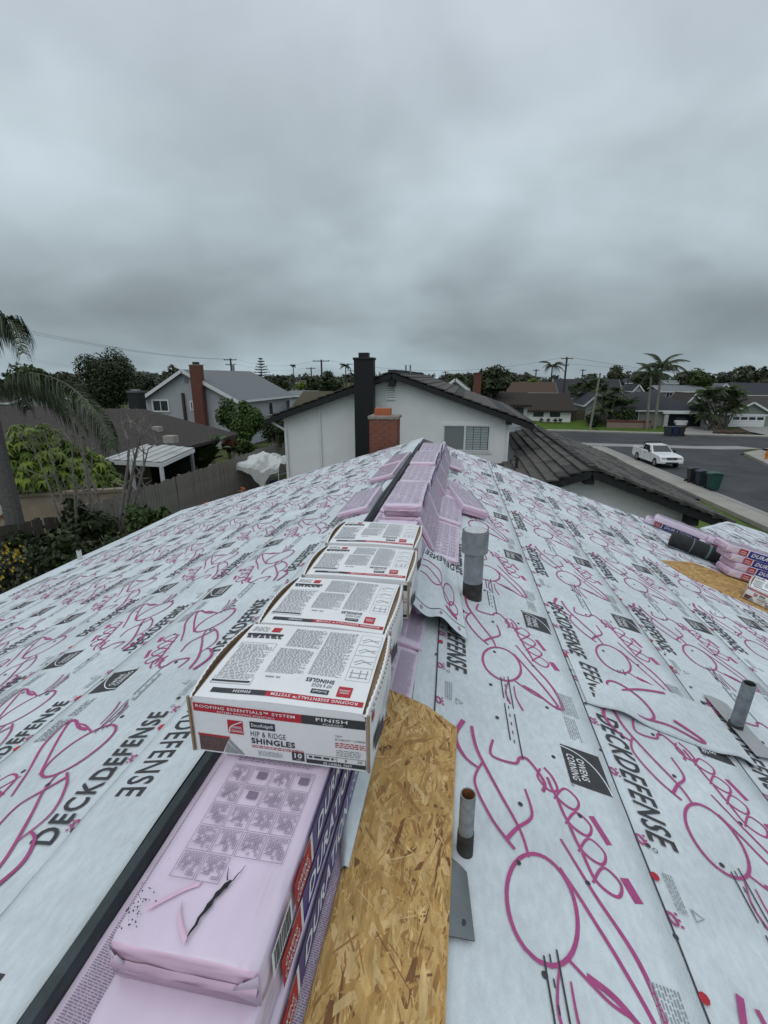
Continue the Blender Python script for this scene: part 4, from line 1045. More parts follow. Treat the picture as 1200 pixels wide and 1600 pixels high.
for l, nm in enumerate(('lowest', 'second lowest', 'middle', 'highest')):
    pile('%s bundle of the pile at the right end of the chipboard' % nm, 3.62 + .03 * ((l * 7) % 4) - .03 * l, 6.82 + .02 * l, .035 + l * (BH + .007), -1.50 + .05 * ((l * 5) % 3 - 1), True, l)
for l in range(4):
    pile('%s bundle of the outer row at the right eave' % ('bottom', 'second', 'third', 'top')[l], 4.75 + .05 * (l % 2), 6.85, .03 + l * (BH + .006), -1.52 + .04 * (l % 3), True, l + 1)
c5_ = carton('small white shingle box at the right edge of the photo on the chipboard', sp(3.36, 5.80, .03), Wd=.40, D=.42, H=.17, seed=6, rz=.0)
c5_.rotation_euler = (0, TH * .9, -.62)

# ================================================================== surroundings
def leaves(mb, c, rad, n, size, rnd, blobs=9, hollow=.55, flat=.0, squash=1.0):
    """leaf clumps spread through lobes of an uneven crown"""
    c = Vector(c); lob = []
    for i in range(blobs):
        d = Vector((rnd.gauss(0, 1), rnd.gauss(0, 1), rnd.gauss(0, 1))).normalized()
        k = rnd.uniform(.25, .72); s = rnd.uniform(.30, .52)
        lob.append((Vector((d.x * rad[0] * k, d.y * rad[1] * k, d.z * rad[2] * k)), s))
    for i in range(n):
        p, s = rnd.choice(lob); d = Vector((rnd.gauss(0, 1), rnd.gauss(0, 1), rnd.gauss(0, 1) + .15)).normalized()
        q = s * rnd.uniform(hollow, 1.08)
        pos = c + p + Vector((d.x * rad[0] * q, d.y * rad[1] * q, d.z * rad[2] * q))
        nrm = (d + Vector((rnd.gauss(0, .6), rnd.gauss(0, .6), rnd.gauss(0, .6) + .3))).normalized()
        a = nrm.orthogonal().normalized(); b = nrm.cross(a); t = rnd.uniform(0, 6.28)
        a, b = a * math.cos(t) + b * math.sin(t), b * math.cos(t) - a * math.sin(t)
        s1 = size * rnd.uniform(.5, 1.35); s2 = s1 * rnd.uniform(.35, .7)
        mb.add([pos - a * s1, pos - b * s2 + a * s1 * .1, pos + a * s1, pos + b * s2], [(0, 1, 2, 3)], 1 if rnd.random() < .42 else 0)
def tree(name, label, cat, base, h, rad, n, size, mats, seed, trunk=.15, blobs=9, group=None, cz=None):
    r = random.Random(seed); base = Vector(base); o = thing(name, label, cat, tuple(base), group)
    top = base + Vector((0, 0, (cz if cz else h - rad[2])))
    mb = MB(); mb.tube([base - Vector((0, 0, .3)), base.lerp(top, .5) + Vector((r.uniform(-.1, .1) * h * .1, 0, 0)), top], [trunk * 1.2, trunk * .85, trunk * .4], 7)
    for k in range(5):
        d = Vector((r.uniform(-1, 1) * rad[0], r.uniform(-1, 1) * rad[1], r.uniform(-.1, .7) * rad[2])) * .7
        st = base.lerp(top, r.uniform(.55, .95)); mb.tube([st, st + d * .5 + Vector((0, 0, .1)), top + d], [trunk * .45, trunk * .28, trunk * .1], 5)
    mb.build('trunk', M_bark, o)
    cb_ = MB(); leaves(cb_, top, rad, n, size, r, blobs); cb_.build('crown', mats, o, fixn=False)
    return o
def frond_mesh(L, seed, droop=1.0, nl=34, lw=.045, ll=.55, rise=.5, hang=.6):
    r = random.Random(seed); mb = MB(); pts = []; N = 14
    for i in range(N + 1):
        t = i / N; pts.append(Vector((L * (t - .12 * t * t * droop), 0, L * (rise * t - (rise * .55 + .62 * droop) * t * t))))
    mb.tube(pts, [L * .014 * (1 - .8 * i / N) for i in range(N + 1)], 5, 1)
    for i in range(nl):
        t = .10 + .89 * i / (nl - 1); f = t * N; j = min(N - 1, int(f)); p = pts[j].lerp(pts[j + 1], f - j); d = (pts[j + 1] - pts[j]).normalized()
        l = ll * (math.sin(math.pi * (.12 + .86 * t)) ** .6) * r.uniform(.8, 1.1)
        for s in (-1, 1):
            out = (Vector((0, s, 0)) * (1 - hang * .55) + d * .55 + Vector((0, 0, -hang * r.uniform(.6, 1.3)))).normalized()
            m = p + out * l * .5 + Vector((0, 0, .05 * l)); e = p + out * l + Vector((0, 0, -hang * .35 * l))
            w = d * lw * .5 + Vector((0, 0, lw * .25))
            mb.add([p - w * .6, p + w * .6, m + w, m - w, e], [(0, 1, 2, 3), (3, 2, 4)], 0 if r.random() < .6 else 1)
    return mb
def palm(name, label, base, top, r0, r1, L, nf, seed, mats, ll=.6, lw=.06, nl=30, hang=.6, group=None, droop=1.0, el=(-.5, 1.2), fixed=None, bark=None):
    r = random.Random(seed); base = Vector(base); top = Vector(top)
    o = thing(name, label, 'palm tree', tuple(base), group)
    mb = MB(); n = 10; mid = base.lerp(top, .5) + Vector((r.uniform(-.1, .1), 0, 0))
    P = [base - Vector((0, 0, .3)), base.lerp(mid, .5), mid, mid.lerp(top, .6), top]
    mb.tube(P, [r0 * 1.15, r0, (r0 + r1) / 2, r1, r1 * .9], 10); mb.build('trunk', bark or M_barkd, o)
    ms = [frond_mesh(L * k, seed + i, droop * dr, nl, lw, ll, .55, hang).mesh('frond', mats, fixn=False) for i, (k, dr) in enumerate(((1, 1), (.9, 1.2), (1.05, .8)))]
    for i in range(nf):
        az = 2 * math.pi * (i + r.uniform(-.3, .3)) / nf * 1.618 * 2; e = r.uniform(*el)
        if fixed and i < len(fixed): az, e = fixed[i]
        inst(ms[i % 3], 'frond', o, top, (0, -e * .55, az), (1, 1, 1))
    return o
def gable_house(name, label, x0, x1, y0, y1, zb, ze, zr, axis, mw, mr, over=.5, group=None, trim=None, wins=(), hip=0, cat='house'):
    """walls with gables and a pitched roof; axis is the ridge direction. wins: (face, a0, a1, z0, z1)"""
    o = thing(name, label, cat, ((x0 + x1) / 2, (y0 + y1) / 2, zb), group)
    mb = MB(); T = .18
    if axis == 'y':
        xm = (x0 + x1) / 2; sl = (zr - ze) / (xm - x0 + over)
        zw = ze + sl * over - .02
        mb.prism([(x0, zb - .5), (x1, zb - .5), (x1, zw), (xm, zr - T - .05), (x0, zw)] if not hip else [(x0, zb - .5), (x1, zb - .5), (x1, zw - T), (x0, zw - T)], 'y', y0, y1)
        h = hip
        A, B, C, D = (x0 - over, y0 - over, ze), (x1 + over, y0 - over, ze), (x1 + over, y1 + over, ze), (x0 - over, y1 + over, ze)
        E_, F_ = (xm, y0 - over + h, zr), (xm, y1 + over - h, zr)
        sides = [(A, E_, F_, D), (B, C, F_, E_)]; ends = [(A, B, E_), (C, D, F_)]
    else:
        ym = (y0 + y1) / 2; sl = (zr - ze) / (ym - y0 + over); zw = ze + sl * over - .02
        mb.prism([(y0, zb - .5), (y1, zb - .5), (y1, zw), (ym, zr - T - .05), (y0, zw)] if not hip else [(y0, zb - .5), (y1, zb - .5), (y1, zw - T), (y0, zw - T)], 'x', x0, x1)
        h = hip
        A, B, C, D = (x0 - over, y0 - over, ze), (x1 + over, y0 - over, ze), (x1 + over, y1 + over, ze), (x0 - over, y1 + over, ze)
        E_, F_ = (x0 - over + h, ym, zr), (x1 + over - h, ym, zr)
        sides = [(A, B, F_, E_), (C, D, E_, F_)]; ends = [(D, A, E_), (B, C, F_)]
    mb.build('wall', mw, o)
    rm = MB()
    for q in sides: rm.slab(q, T)
    if hip:
        for t in ends:
            P = [Vector(p) for p in t]; P2 = [p - Vector((0, 0, T)) for p in P]
            rm.add(P + P2, [(0, 1, 2), (5, 4, 3), (0, 3, 4, 1), (1, 4, 5, 2), (2, 5, 3, 0)])
    rm.build('roof', mr, o)
    tm = trim or M_wt
    fb = MB()
    if not hip:
        for (A_, B_, E2) in ((A, B, E_), (D, C, F_)) if axis == 'y' else ((A, D, E_), (B, C, F_)):
            for p in (A_, B_):
                a = Vector(p) - Vector((0, 0, .16)); b = Vector(E2) - Vector((0, 0, .16))
                fb.bar(a, b, .06, .24)
    for p, q in (((A, D), (B, C)) if axis == 'y' else ((A, B), (D, C))): fb.bar(Vector(p) - Vector((0, 0, .15)), Vector(q) - Vector((0, 0, .15)), .06, .2)
    if hip:
        for p, q in (((A, B), (D, C)) if axis == 'y' else ((A, D), (B, C))): fb.bar(Vector(p) - Vector((0, 0, .15)), Vector(q) - Vector((0, 0, .15)), .06, .2)
    fb.build('fascia', tm, o)
    for face, a0, a1, z0, z1 in wins:
        m = MB(); g = MB(); f = .08
        def bx(mm, a, b, c, d, dep0, dep1):
            if face == 'front': mm.box(a, b, y0 - dep1, y0 - dep0, c, d)
            elif face == 'right': mm.box(x1 + dep0, x1 + dep1, a, b, c, d)
        for (a, b, c, d) in ((a0, a1, z0, z0 + f), (a0, a1, z1 - f, z1), (a0, a0 + f, z0 + f, z1 - f), (a1 - f, a1, z0 + f, z1 - f), ((a0 + a1) / 2 - .03, (a0 + a1) / 2 + .03, z0 + f, z1 - f)): bx(m, a, b, c, d, .005, .06)
        w = m.build('window', tm, o); bx(g, a0 + f * .8, a1 - f * .8, z0 + f * .8, z1 - f * .8, .004, .025); g.build('pane', M_glass, w)
    return o

# ------------------------------------------------------------------ two-storey white neighbour
YF = 18.6; YW = 19.0
wl_, wr_ = at_y(445, 690, YW).x, at_y(795, 670, YW).x
apx, apz = at_y(612, 577, YF).x, at_y(612, 577, YF).z
eL, eR = at_y(415, 650, YF), at_y(836, 659, YF)
nb = thing('white_house', 'two storey white stucco house with black roof edge and black chimney behind the roof ridge', 'house', ((wl_ + wr_) / 2, 24, 1.2))
slL = (apz - eL.z) / (apx - eL.x); slR = (apz - eR.z) / (eR.x - apx)
T = .34
MB().prism([(wl_, .8), (wr_, .8), (wr_, apz - T - slR * (wr_ - apx)), (apx, apz - T), (wl_, apz - T - slL * (apx - wl_))], 'y', YW, 31).build('wall', M_stucco, nb)
for sgn, e, s_ in ((-1, eL, slL), (1, eR, slR)):
    L = abs(e.x - apx); nC = 16
    # deck and black barge board
    MB().slab([(apx, YF + .03, apz - .13), (e.x, YF + .03, e.z - .13), (e.x, 31.5, e.z - .13), (apx, 31.5, apz - .13)], .10).build('roof_deck', M_black, nb)
    MB().bar((apx + sgn * .0, YF, apz - .235), (e.x, YF, e.z - .235), .05, .20).build('barge_board', M_black, nb)
    MB().bar((e.x - sgn * .03, YF, e.z - .2), (e.x - sgn * .03, 31.5, e.z - .2), .05, .18).build('fascia', M_black, nb)
    for k in range(nC):
        a, b = k / nC, (k + 1.12) / nC
        x0, x1 = apx + sgn * L * a, apx + sgn * L * min(b, 1.02); z0, z1 = apz - s_ * L * a, apz - s_ * L * b
        dz = R.uniform(-.008, .008)
        MB().slab([(x0, YF - .02 - R.uniform(0, .05), z0 - .06 + dz), (x1, YF - .02 - R.uniform(0, .05), z1 - .02 + dz), (x1, 31.5, z1 - .02 + dz), (x0, 31.5, z0 - .06 + dz)], .04).build('tile_course', M_shake if R.random() < .7 else M_shaked, nb)
rt = MB().box(-.14, .14, 0, .44, -.06, .018).mesh('ridge_tile', M_shaked)
for k in range(28): inst(rt, 'ridge_tile', nb, (apx, YF - .03 + k * .45, apz - .03 + R.uniform(-.01, .01)))
# beam ends, gable louvre, conduit, downspouts
MB().box(apx - .11 - .02, apx + .11, YF + .02, YW, apz - .62, apz - .28).build('beam_end', M_black, nb)
p = at_y(796, 658, YF + .05); MB().box(p.x - .1, p.x + .1, YF + .05, YW, p.z - .14, p.z + .16).build('beam_end', M_black, nb)
a, b = at_y(604.5, 600, YW), at_y(617, 624, YW)
lv = MB(); lv.box(a.x - .03, a.x, YW - .05, YW + .01, b.z, a.z).box(b.x, b.x + .03, YW - .05, YW + .01, b.z, a.z).box(a.x - .03, b.x + .03, YW - .05, YW + .01, a.z, a.z + .03).box(a.x - .03, b.x + .03, YW - .05, YW + .01, b.z - .03, b.z)
gv = lv.build('gable_louvre', M_stucco, nb); MB().box(a.x, b.x, YW - .006, YW - .002, b.z, a.z).build('backing', M_black, gv)
for k in range(7):
    z = b.z + .01 + (a.z - b.z) * k / 7
    MB().slab([(a.x, YW - .055, z), (b.x, YW - .055, z), (b.x, YW - .008, z + .065), (a.x, YW - .008, z + .065)], .008).build('slat', M_stucco, gv)
a = at_y(499, 637, YW); MB().box(a.x - .055, a.x + .055, YW - .07, YW - .003, 1.0, a.z).build('conduit', M_wt, nb)
for (px, pe) in ((446.5, (416, 655)), (794, (838, 664))):
    c = at_y(px, 672, YW - .06); e = at_y(pe[0], pe[1], YF + .12)
    mb = MB(); mb.bar((e.x, YF + .14, e.z), (c.x, YW - .06, c.z), .08, .08); mb.box(c.x - .045, c.x + .045, YW - .11, YW - .01, .9, c.z + .03); mb.build('downspout', M_wt, nb)
# sliding window
a, b = at_y(692.5, 663, YW), at_y(764.5, 705, YW)
m = MB(); x0, x1, z0, z1 = a.x, b.x, b.z - .02, a.z; xm = x0 + (x1 - x0) * .47; f = .06
m.box(x0 - .08, x1 + .08, YW - .035, YW - .002, z1, z1 + .08).box(x0 - .08, x0, YW - .035, YW - .002, z0 - .08, z1).box(x1, x1 + .08, YW - .035, YW - .002, z0 - .08, z1).box(x0, x1, YW - .035, YW - .002, z0 - .08, z0)
m.build('window_surround', M_stucco, nb)
m = MB(); m.box(x0, x1, YW - .06, YW - .01, z1 - f, z1).box(x0, x1, YW - .06, YW - .01, z0, z0 + f).box(x0, x0 + f, YW - .06, YW - .01, z0 + f, z1 - f).box(x1 - f, x1, YW - .06, YW - .01, z0 + f, z1 - f).box(xm - .04, xm + .04, YW - .07, YW - .01, z0 + f, z1 - f)
wd = m.build('window', M_wt, nb)
MB().box(x0 + f, xm - .04, YW - .03, YW - .008, z0 + f, z1 - f).build('insect_screen', M_screen, wd)
MB().box(xm + .04, x1 - f, YW - .016, YW - .004, z0 + f, z1 - f).build('pane', M_glass, wd)
for k in range(9):
    z = z0 + f + .02 + (z1 - z0 - 2 * f - .04) * k / 9
    for q in range(3):
        xa = xm + .05 + (x1 - f - xm - .06) * q / 3; xb = xm + .05 + (x1 - f - xm - .06) * (q + .93) / 3
        MB().slab([(xa, YW - .028, z), (xb, YW - .028, z), (xb, YW - .018, z + .085), (xa, YW - .018, z + .085)], .006).build('shutter_slat', M_blind, wd)
# black chimney
cx0, cx1 = at_y(553, 600, 18.15).x, at_y(583.5, 600, 18.15).x; ctop = at_y(568, 557, 18.15).z
brick_chimney('chimney', nb, (cx0 + cx1) / 2, 18.15, 18.58, cx1 - cx0, 1.0, ctop - .05, M_blackbrick, M_black, 3.4, single=False, cap=False, bl=.21, bh=.07)
MB().box(cx0 + .18, cx1 - .2, 18.2, 18.5, ctop - .05, ctop + .14).build('chimney_pot', M_blackbrick, nb)
MB().box(cx0 - .03, cx1 + .03, 18.12, 18.6, ctop - .12, ctop - .03).build('chimney_cap', M_blackbrick, nb, bevel=.02)
for px, py, hh in ((634, 584, .26), (641, 582, .34), (678, 590, .35)):
    x = at_y(px, py, 23).x; z = apz - slR * (x - apx)
    MB().tube([(x, 23, z - .1), (x, 23, z + hh)], .04, 10).build('roof_vent', M_galv if hh < .4 else M_black, nb)
# street side wing with its own gable
wg = thing('garage_wing', 'single storey white wing with dark ridged roof to the right of the white house', 'building', (4, 20, 1.2))
WA = at_y(927, 727, 14.0); WE = at_y(1147, 813, 14.0); ws = (WA.z - WE.z) / (WE.x - WA.x); WL = WE.x - WA.x; WY1 = 26.5
MB().prism([(WA.x - WL + .9, .6), (WE.x - .7, .6), (WE.x - .7, WE.z + ws * .7 - .34), (WA.x, WA.z - .34), (WA.x - WL + .9, WE.z + ws * .9 - .34)], 'y', 14.5, 18.98).build('wall', M_stucco, wg)
MB().prism([(wr_ + .03, .6), (WE.x - .7, .6), (WE.x - .7, WE.z + ws * .7 - .34), (WA.x, WA.z - .34), (wr_ + .03, WA.z - ws * (WA.x - wr_) - .34)], 'y', 19.0, 26).build('wall', M_stucco, wg)
for sgn in (-1, 1):
    nC = 13; ex = WA.x + sgn * WL; far = WY1 if sgn > 0 else None
    MB().slab([(WA.x, 14.04, WA.z - .13), (ex, 14.04, WE.z - .13), (ex, WY1 if sgn > 0 else 18.95, WE.z - .13), (WA.x, WY1 if sgn > 0 else 18.95, WA.z - .13)], .10).build('roof_deck', M_black, wg)
    MB().bar((WA.x, 14.0, WA.z - .245), (ex, 14.0, WE.z - .245), .05, .22).build('barge_board', M_black, wg)
    MB().bar((ex - sgn * .03, 14.0, WE.z - .2), (ex - sgn * .03, WY1 if sgn > 0 else 18.9, WE.z - .2), .05, .18).build('fascia', M_black, wg)
    for k in range(nC):
        a, b = k / nC, (k + 1.12) / nC
        xa, xb = WA.x + sgn * WL * a, WA.x + sgn * WL * min(b, 1.02); za, zb2 = WA.z - ws * WL * a, WA.z - ws * WL * b
        yend = WY1 if (sgn > 0 or xb > wr_ + .25) else 18.95
        # each course in staggered lengths so the ends show as separate shakes
        y = 13.95 - R.uniform(0, .05)
        while y < yend:
            ln = R.choice((.62, .93, 1.24, 1.55)); y2 = min(y + ln, yend); dz = R.uniform(-.010, .012); th = R.uniform(.045, .065)
            MB().slab([(xa, y + .006, za - .085 + dz), (xb, y + .006, zb2 - .005 + dz), (xb, y2 - .006, zb2 - .005 + dz), (xa, y2 - .006, za - .085 + dz)], th).build('shake', M_shake if R.random() < .75 else M_shaked, wg)
            y = y2
for k in range(34): inst(rt, 'ridge_tile', wg, (WA.x, 13.95 + k * .37, WA.z - .02 + R.uniform(-.012, .012)), (R.uniform(-.02, .05), 0, 0), (.8, .8, 1))
for k in range(14):
    t = (k + .5) / 14; x = WA.x + WL * t; MB().bar((WA.x + WL * k / 14, 13.97, WA.z - ws * WL * k / 14 - .03), (WA.x + WL * (k + .96) / 14, 13.97, WA.z - ws * WL * (k + .96) / 14 - .05), .16, .07).build('rake_tile', M_shake if k % 3 else M_shaked, wg)
for px, py in ((921, 748), (1083, 812)):
    p = at_y(px, py, 14.12); MB().box(p.x - .13, p.x + .13, 14.06, 14.48, p.z - .16, p.z + .10).build('beam_end', M_black, wg)
x = at_y(809, 700, 17).x; MB().tube([(x, 17, WA.z - ws * (WA.x - x) - .1), (x, 17, WA.z - ws * (WA.x - x) + .35), (x - .12, 17, WA.z - ws * (WA.x - x) + .42)], .05, 8).build('roof_vent', M_black, wg)

# ------------------------------------------------------------------ fences
def fence(name, label, p0, p1, ztop, h, m, step=.148, side=1, group=None):
    o = thing(name, label, 'fence', p0, None); a = Vector(p0); b = Vector(p1); L = (b - a).length; d = (b - a).normalized(); n = Vector((-d.y, d.x, 0)) * side
    k = 0; me = [MB().box(-.069, .069, -.010, .010, 0, h + dz).mesh('board', m) for dz in (0, .03, -.025, .012)]
    ang = math.atan2(d.y, d.x)
    for i in range(int(L / step)):
        p = a + d * (i + .5) * step; inst(me[R.randrange(4)], 'board', o, (p.x, p.y, ztop - h + R.uniform(-.012, .012)), (R.uniform(-.012, .012), R.uniform(-.01, .01), ang + R.uniform(-.03, .03)))
    for z in (ztop - .25, ztop - h + .3): MB().bar((a + n * .045) + Vector((0, 0, z - a.z)), (b + n * .045) + Vector((0, 0, z - a.z)), .04, .09).build('rail', m, o)
    for i in range(int(L / 2.4) + 1):
        p = a + d * min(L, i * 2.4) + n * .09; MB().box(p.x - .05, p.x + .05, p.y - .05, p.y + .05, ztop - h - .2, ztop + .04).build('post', m, o)
    return o
fence('wooden_fence', 'tall weathered grey board fence between the two back gardens', (-11.45, 12.6, 1.3), (-11.0, 30.5, 1.3), 3.35, 2.05, M_wood)
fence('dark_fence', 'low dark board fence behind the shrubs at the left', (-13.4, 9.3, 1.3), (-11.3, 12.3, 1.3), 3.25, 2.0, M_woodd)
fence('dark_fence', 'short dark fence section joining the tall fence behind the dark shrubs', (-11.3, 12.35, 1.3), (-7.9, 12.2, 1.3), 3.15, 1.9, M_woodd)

# ------------------------------------------------------------------ left neighbour with brown hip roof
bh = thing('brown_roof_house', 'single storey house with brown shingle hip roof beyond the fence', 'house', (-21, 24, 1.3))
mb = MB(); mb.box(-31, -14.9, 17.0, 26.6, 1.0, 4.0); mb.build('wall', mat('tan_stucco', (.30, .26, .20), .9, .1, 4), bh)
def hiproof(pr, x0, x1, y0, y1, ze, zr, ra, rb, m, name='roof'):
    A, B, C, D = (x0, y0, ze), (x1, y0, ze), (x1, y1, ze), (x0, y1, ze)
    P = [Vector(q) for q in (A, B, C, D, ra, rb)]
    low = [p - Vector((0, 0, .16)) for p in P[:4]]
    mb = MB(); mb.add(P + low, [(0, 1, 5, 4), (1, 2, 5), (2, 3, 4, 5), (3, 0, 4), (0, 6, 7, 1), (1, 7, 8, 2), (2, 8, 9, 3), (3, 9, 6, 0), (9, 8, 7, 6)])
    return mb.build(name, m, pr)
hiproof(bh, -34, -14.1, 16.0, 28.2, 3.85, 5.75, (-27.5, 21.5, 5.75), (-20.2, 22.3, 5.75), M_brownroof)
hiproof(bh, -24, -13.7, 19.6, 27.5, 3.86, 5.45, (-20.6, 25.4, 5.45), (-18.4, 25.4, 5.45), M_brownroof)
for px, py, w in ((246, 671, .2), (267, 686, .25)):
    p = at_z(px, py, 4.6); MB().box(p.x - w, p.x + w, p.y - .2, p.y + .2, 4.45, 4.75).build('roof_vent', M_conc, bh)
pc = thing('patio_cover', 'white corrugated patio cover on posts against the brown roofed house', 'patio cover', (-14.5, 19.5, 1.3))
C4 = [at_z(153, 717, 3.98), at_z(253, 722, 3.90), at_z(303, 700, 3.98), at_z(225, 692, 4.14)]
pcr = bpy.data.objects.new('cover', None); COL.objects.link(pcr); pcr.parent = pc
nP = 12
for k in range(nP):
    a, b = k / nP + .004, (k + 1) / nP - .004
    q = [C4[0].lerp(C4[1], a), C4[0].lerp(C4[1], b), C4[3].lerp(C4[2], b), C4[3].lerp(C4[2], a)]
    MB().slab([v + Vector((0, 0, .02 * (k % 2))) for v in q], .03).build('panel', mat('patio_white', (.44, .45, .43), .6, .12, 3), pc)
bpy.data.objects.remove(pcr)
for a, b in ((0, 1), (1, 2)): MB().bar(C4[a] - Vector((0, 0, .12)), C4[b] - Vector((0, 0, .12)), .06, .16).build('beam', M_wt, pc)
for t in (0.06, .5, .97):
    p = C4[0].lerp(C4[1], t); MB().box(p.x - .06, p.x + .06, p.y - .02, p.y + .1, 1.1, p.z - .2).build('post', M_wt, pc)
p = C4[1].lerp(C4[2], .9); MB().box(p.x - .06, p.x + .06, p.y - .06, p.y + .06, 1.1, p.z - .2).build('post', mat('grey_post', (.25, .25, .24)), pc)
mb = MB(); b0 = C4[3] - Vector((0, 0, .3)); MB().slab([b0 + Vector((-3, 0, 0)), C4[2] + Vector((0, -.3, -.3)), C4[2] + Vector((0, -.3, -2.4)), b0 + Vector((-3, 0, -2.6))], .1).build('patio_shade_panel', M_black, pc)  # black panel painted as the shade in the space under the cover
# tan garden wall with the sun dial clock
gw = thing('garden_wall', 'tan garden wall behind the palm trunk and lime shrub', 'wall', (-14.5, 13, 1.3))
MB().bar((-17.8, 11.7, 2.35), (-11.6, 14.5, 2.35), .2, 2.1).build('wall', mat('tan_wall', (.36, .29, .21), .9, .12, 3, .2, 30), gw)
MB().bar((-17.8, 11.66, 3.44), (-11.6, 14.46, 3.44), .3, .1).build('coping', mat('tan_coping', (.30, .24, .18), .9, .12, 5), gw)
ck = at_z(38, 797, 2.7); 
d_ = Vector((-17.8, 11.7, 0)) - Vector((-11.6, 14.5, 0)); n_ = Vector((-d_.y, d_.x, 0)).normalized(); n_ = n_ if n_.y < 0 else -n_
tt = (ck.x + 11.6) / (-17.8 + 11.6); cp = Vector((-11.6, 14.5, 0)).lerp(Vector((-17.8, 11.7, 0)), tt); cp.z = at_y(38, 797, cp.y).z; cp += n_ * .105
ck_o = thing('wall_clock', 'round pale clock face in a rusty sunburst frame on the tan wall', 'clock', tuple(cp))
sx = Vector((0, 0, 1)).cross(n_)
mb = MB(); mb.tube([cp, cp + n_ * .03], .28, 24); 
for k in range(16):
    a = 2 * math.pi * k / 16; dd = sx * math.cos(a) + Vector((0, 0, 1)) * math.sin(a); mb.bar(cp + dd * .24 + n_ * .02, cp + dd * .36 + n_ * .02, .05, .03, up=n_)
mb.build('rim', M_rust, ck_o); MB().tube([cp + n_ * .031, cp + n_ * .038], .21, 24).build('face', mat('clock_face', (.55, .54, .50), .6, .15, 20), ck_o)
mb = MB(); mb.bar(cp + n_ * .042, cp + n_ * .042 + Vector((0, 0, .14)), .02, .01, up=n_); mb.bar(cp + n_ * .042, cp + n_ * .042 + sx * .09 - Vector((0, 0, .03)), .02, .01, up=n_); mb.build('hand', M_black, ck_o)

# ------------------------------------------------------------------ grey two-storey house
YG = 38.0
gA, gL, gR = at_y(283, 577, YG), at_y(218, 623, YG), at_y(372, 626, YG)
gh = thing('grey_house', 'grey two storey house with white barge boards and a tall brick chimney', 'house', (gA.x, 44, 1.2))
sLg = (gA.z - gL.z) / (gA.x - gL.x); sRg = (gA.z - gR.z) / (gR.x - gA.x); yB = 51.5
MB().prism([(gL.x + .4, .8), (gR.x - .5, .8), (gR.x - .5, gR.z + sRg * .5 - .2), (gA.x, gA.z - .2), (gL.x + .4, gL.z + sLg * .4 - .2)], 'y', YG + .4, yB).build('wall', M_stuccog, gh)
rf = MB(); rf.slab([(gA.x, YG, gA.z), (gR.x, YG, gR.z), (gR.x, yB, gR.z), (gA.x, yB, gA.z)], .15).slab([(gA.x, YG, gA.z), (gL.x, YG, gL.z), (gL.x, yB, gL.z), (gA.x, yB, gA.z)], .15)
rf.build('roof', M_greyroof, gh)
for e in (gL, gR): MB().bar((gA.x, YG - .03, gA.z - .13), (e.x, YG - .03, e.z - .13), .06, .26).build('barge_board', M_wt, gh)
MB().bar((gR.x, YG, gR.z - .12), (gR.x, yB, gR.z - .12), .08, .2).build('gutter', M_wt, gh)
for (p0, p1, dv) in (((237, 624), (266, 644), 1), ((296.5, 626), (304, 641.5), 0)):
    a, b = at_y(*p0, YG + .4), at_y(*p1, YG + .4); f = .12
    m = MB(); y0_, y1_ = YG + .32, YG + .39
    m.box(a.x, b.x, y0_, y1_, a.z - f, a.z).box(a.x, b.x, y0_, y1_, b.z, b.z + f).box(a.x, a.x + f, y0_, y1_, b.z + f, a.z - f).box(b.x - f, b.x, y0_, y1_, b.z + f, a.z - f)
    if dv: m.box((a.x + b.x) / 2 - .03, (a.x + b.x) / 2 + .03, y0_ + .02, y1_, b.z + f, a.z - f)
    w = m.build('window', M_wt, gh); MB().box(a.x + f, b.x - f, YG + .37, YG + .395, b.z + f, a.z - f).build('pane', M_glass, w)
for q in (.18, .55, .9):
    y_ = YG + .4 + (yB - YG) * q; m = MB().box(gR.x - .5, gR.x - .42, y_ - .5, y_ + .5, 3.6, 4.9); w = m.build('window', M_wt, gh); MB().box(gR.x - .43, gR.x - .40, y_ - .42, y_ + .42, 3.68, 4.82).build('pane', M_glass, w)
a, b = at_y(288, 590, YG + .4), at_y(294, 598, YG + .4); MB().box(a.x, b.x, YG + .34, YG + .395, b.z, a.z).build('gable_vent', mat('vent_grey', (.22, .22, .23)), gh)
a = at_y(285, 614, YG + .3); b = at_y(292, 660, YG + .3); MB().box(a.x - .08, a.x + .12, YG + .2, YG + .39, 1, a.z).build('vent_stack', M_pole, gh)
cxa, cxb = at_y(296, 575, YG - .3).x, at_y(311.5, 575, YG - .3).x; ct = at_y(303, 571, YG - .3).z
brick_chimney('chimney', gh, (cxa + cxb) / 2, YG - .35, YG + .35, (cxb - cxa) * 1.02, .8, ct, M_brick2, M_mortar, 1.5, single=False, bl=.21, bh=.065, flue=((cxa + cxb) / 2 - .2, (cxa + cxb) / 2 + .2, YG - .2, YG + .2, ct, ct + .28))
MB().box((cxa + cxb) / 2 - .62, (cxa + cxb) / 2 + .62, YG - .38, YG + .38, .8, 2.6).build('chimney_base', M_brick2, gh)
# neighbour's black chimney standing between the roofs
bc = thing('black_chimney_stack', 'square black chimney stack between the brown roof and the grey house', 'chimney', tuple(at_y(207, 640, 33)))
a, b = at_y(198, 611, 33), at_y(219, 642, 33); MB().box(a.x, b.x, 33, 33.8, 3.2, a.z - .1).build('stack', M_black, bc); MB().box(a.x - .05, b.x + .05, 32.95, 33.85, a.z - .12, a.z).build('cap', mat('stack_cap', (.12, .12, .12)), bc)
MB().box(a.x + .2, b.x - .2, 33.2, 33.6, a.z, a.z + .12).build('flue', M_galv, bc)

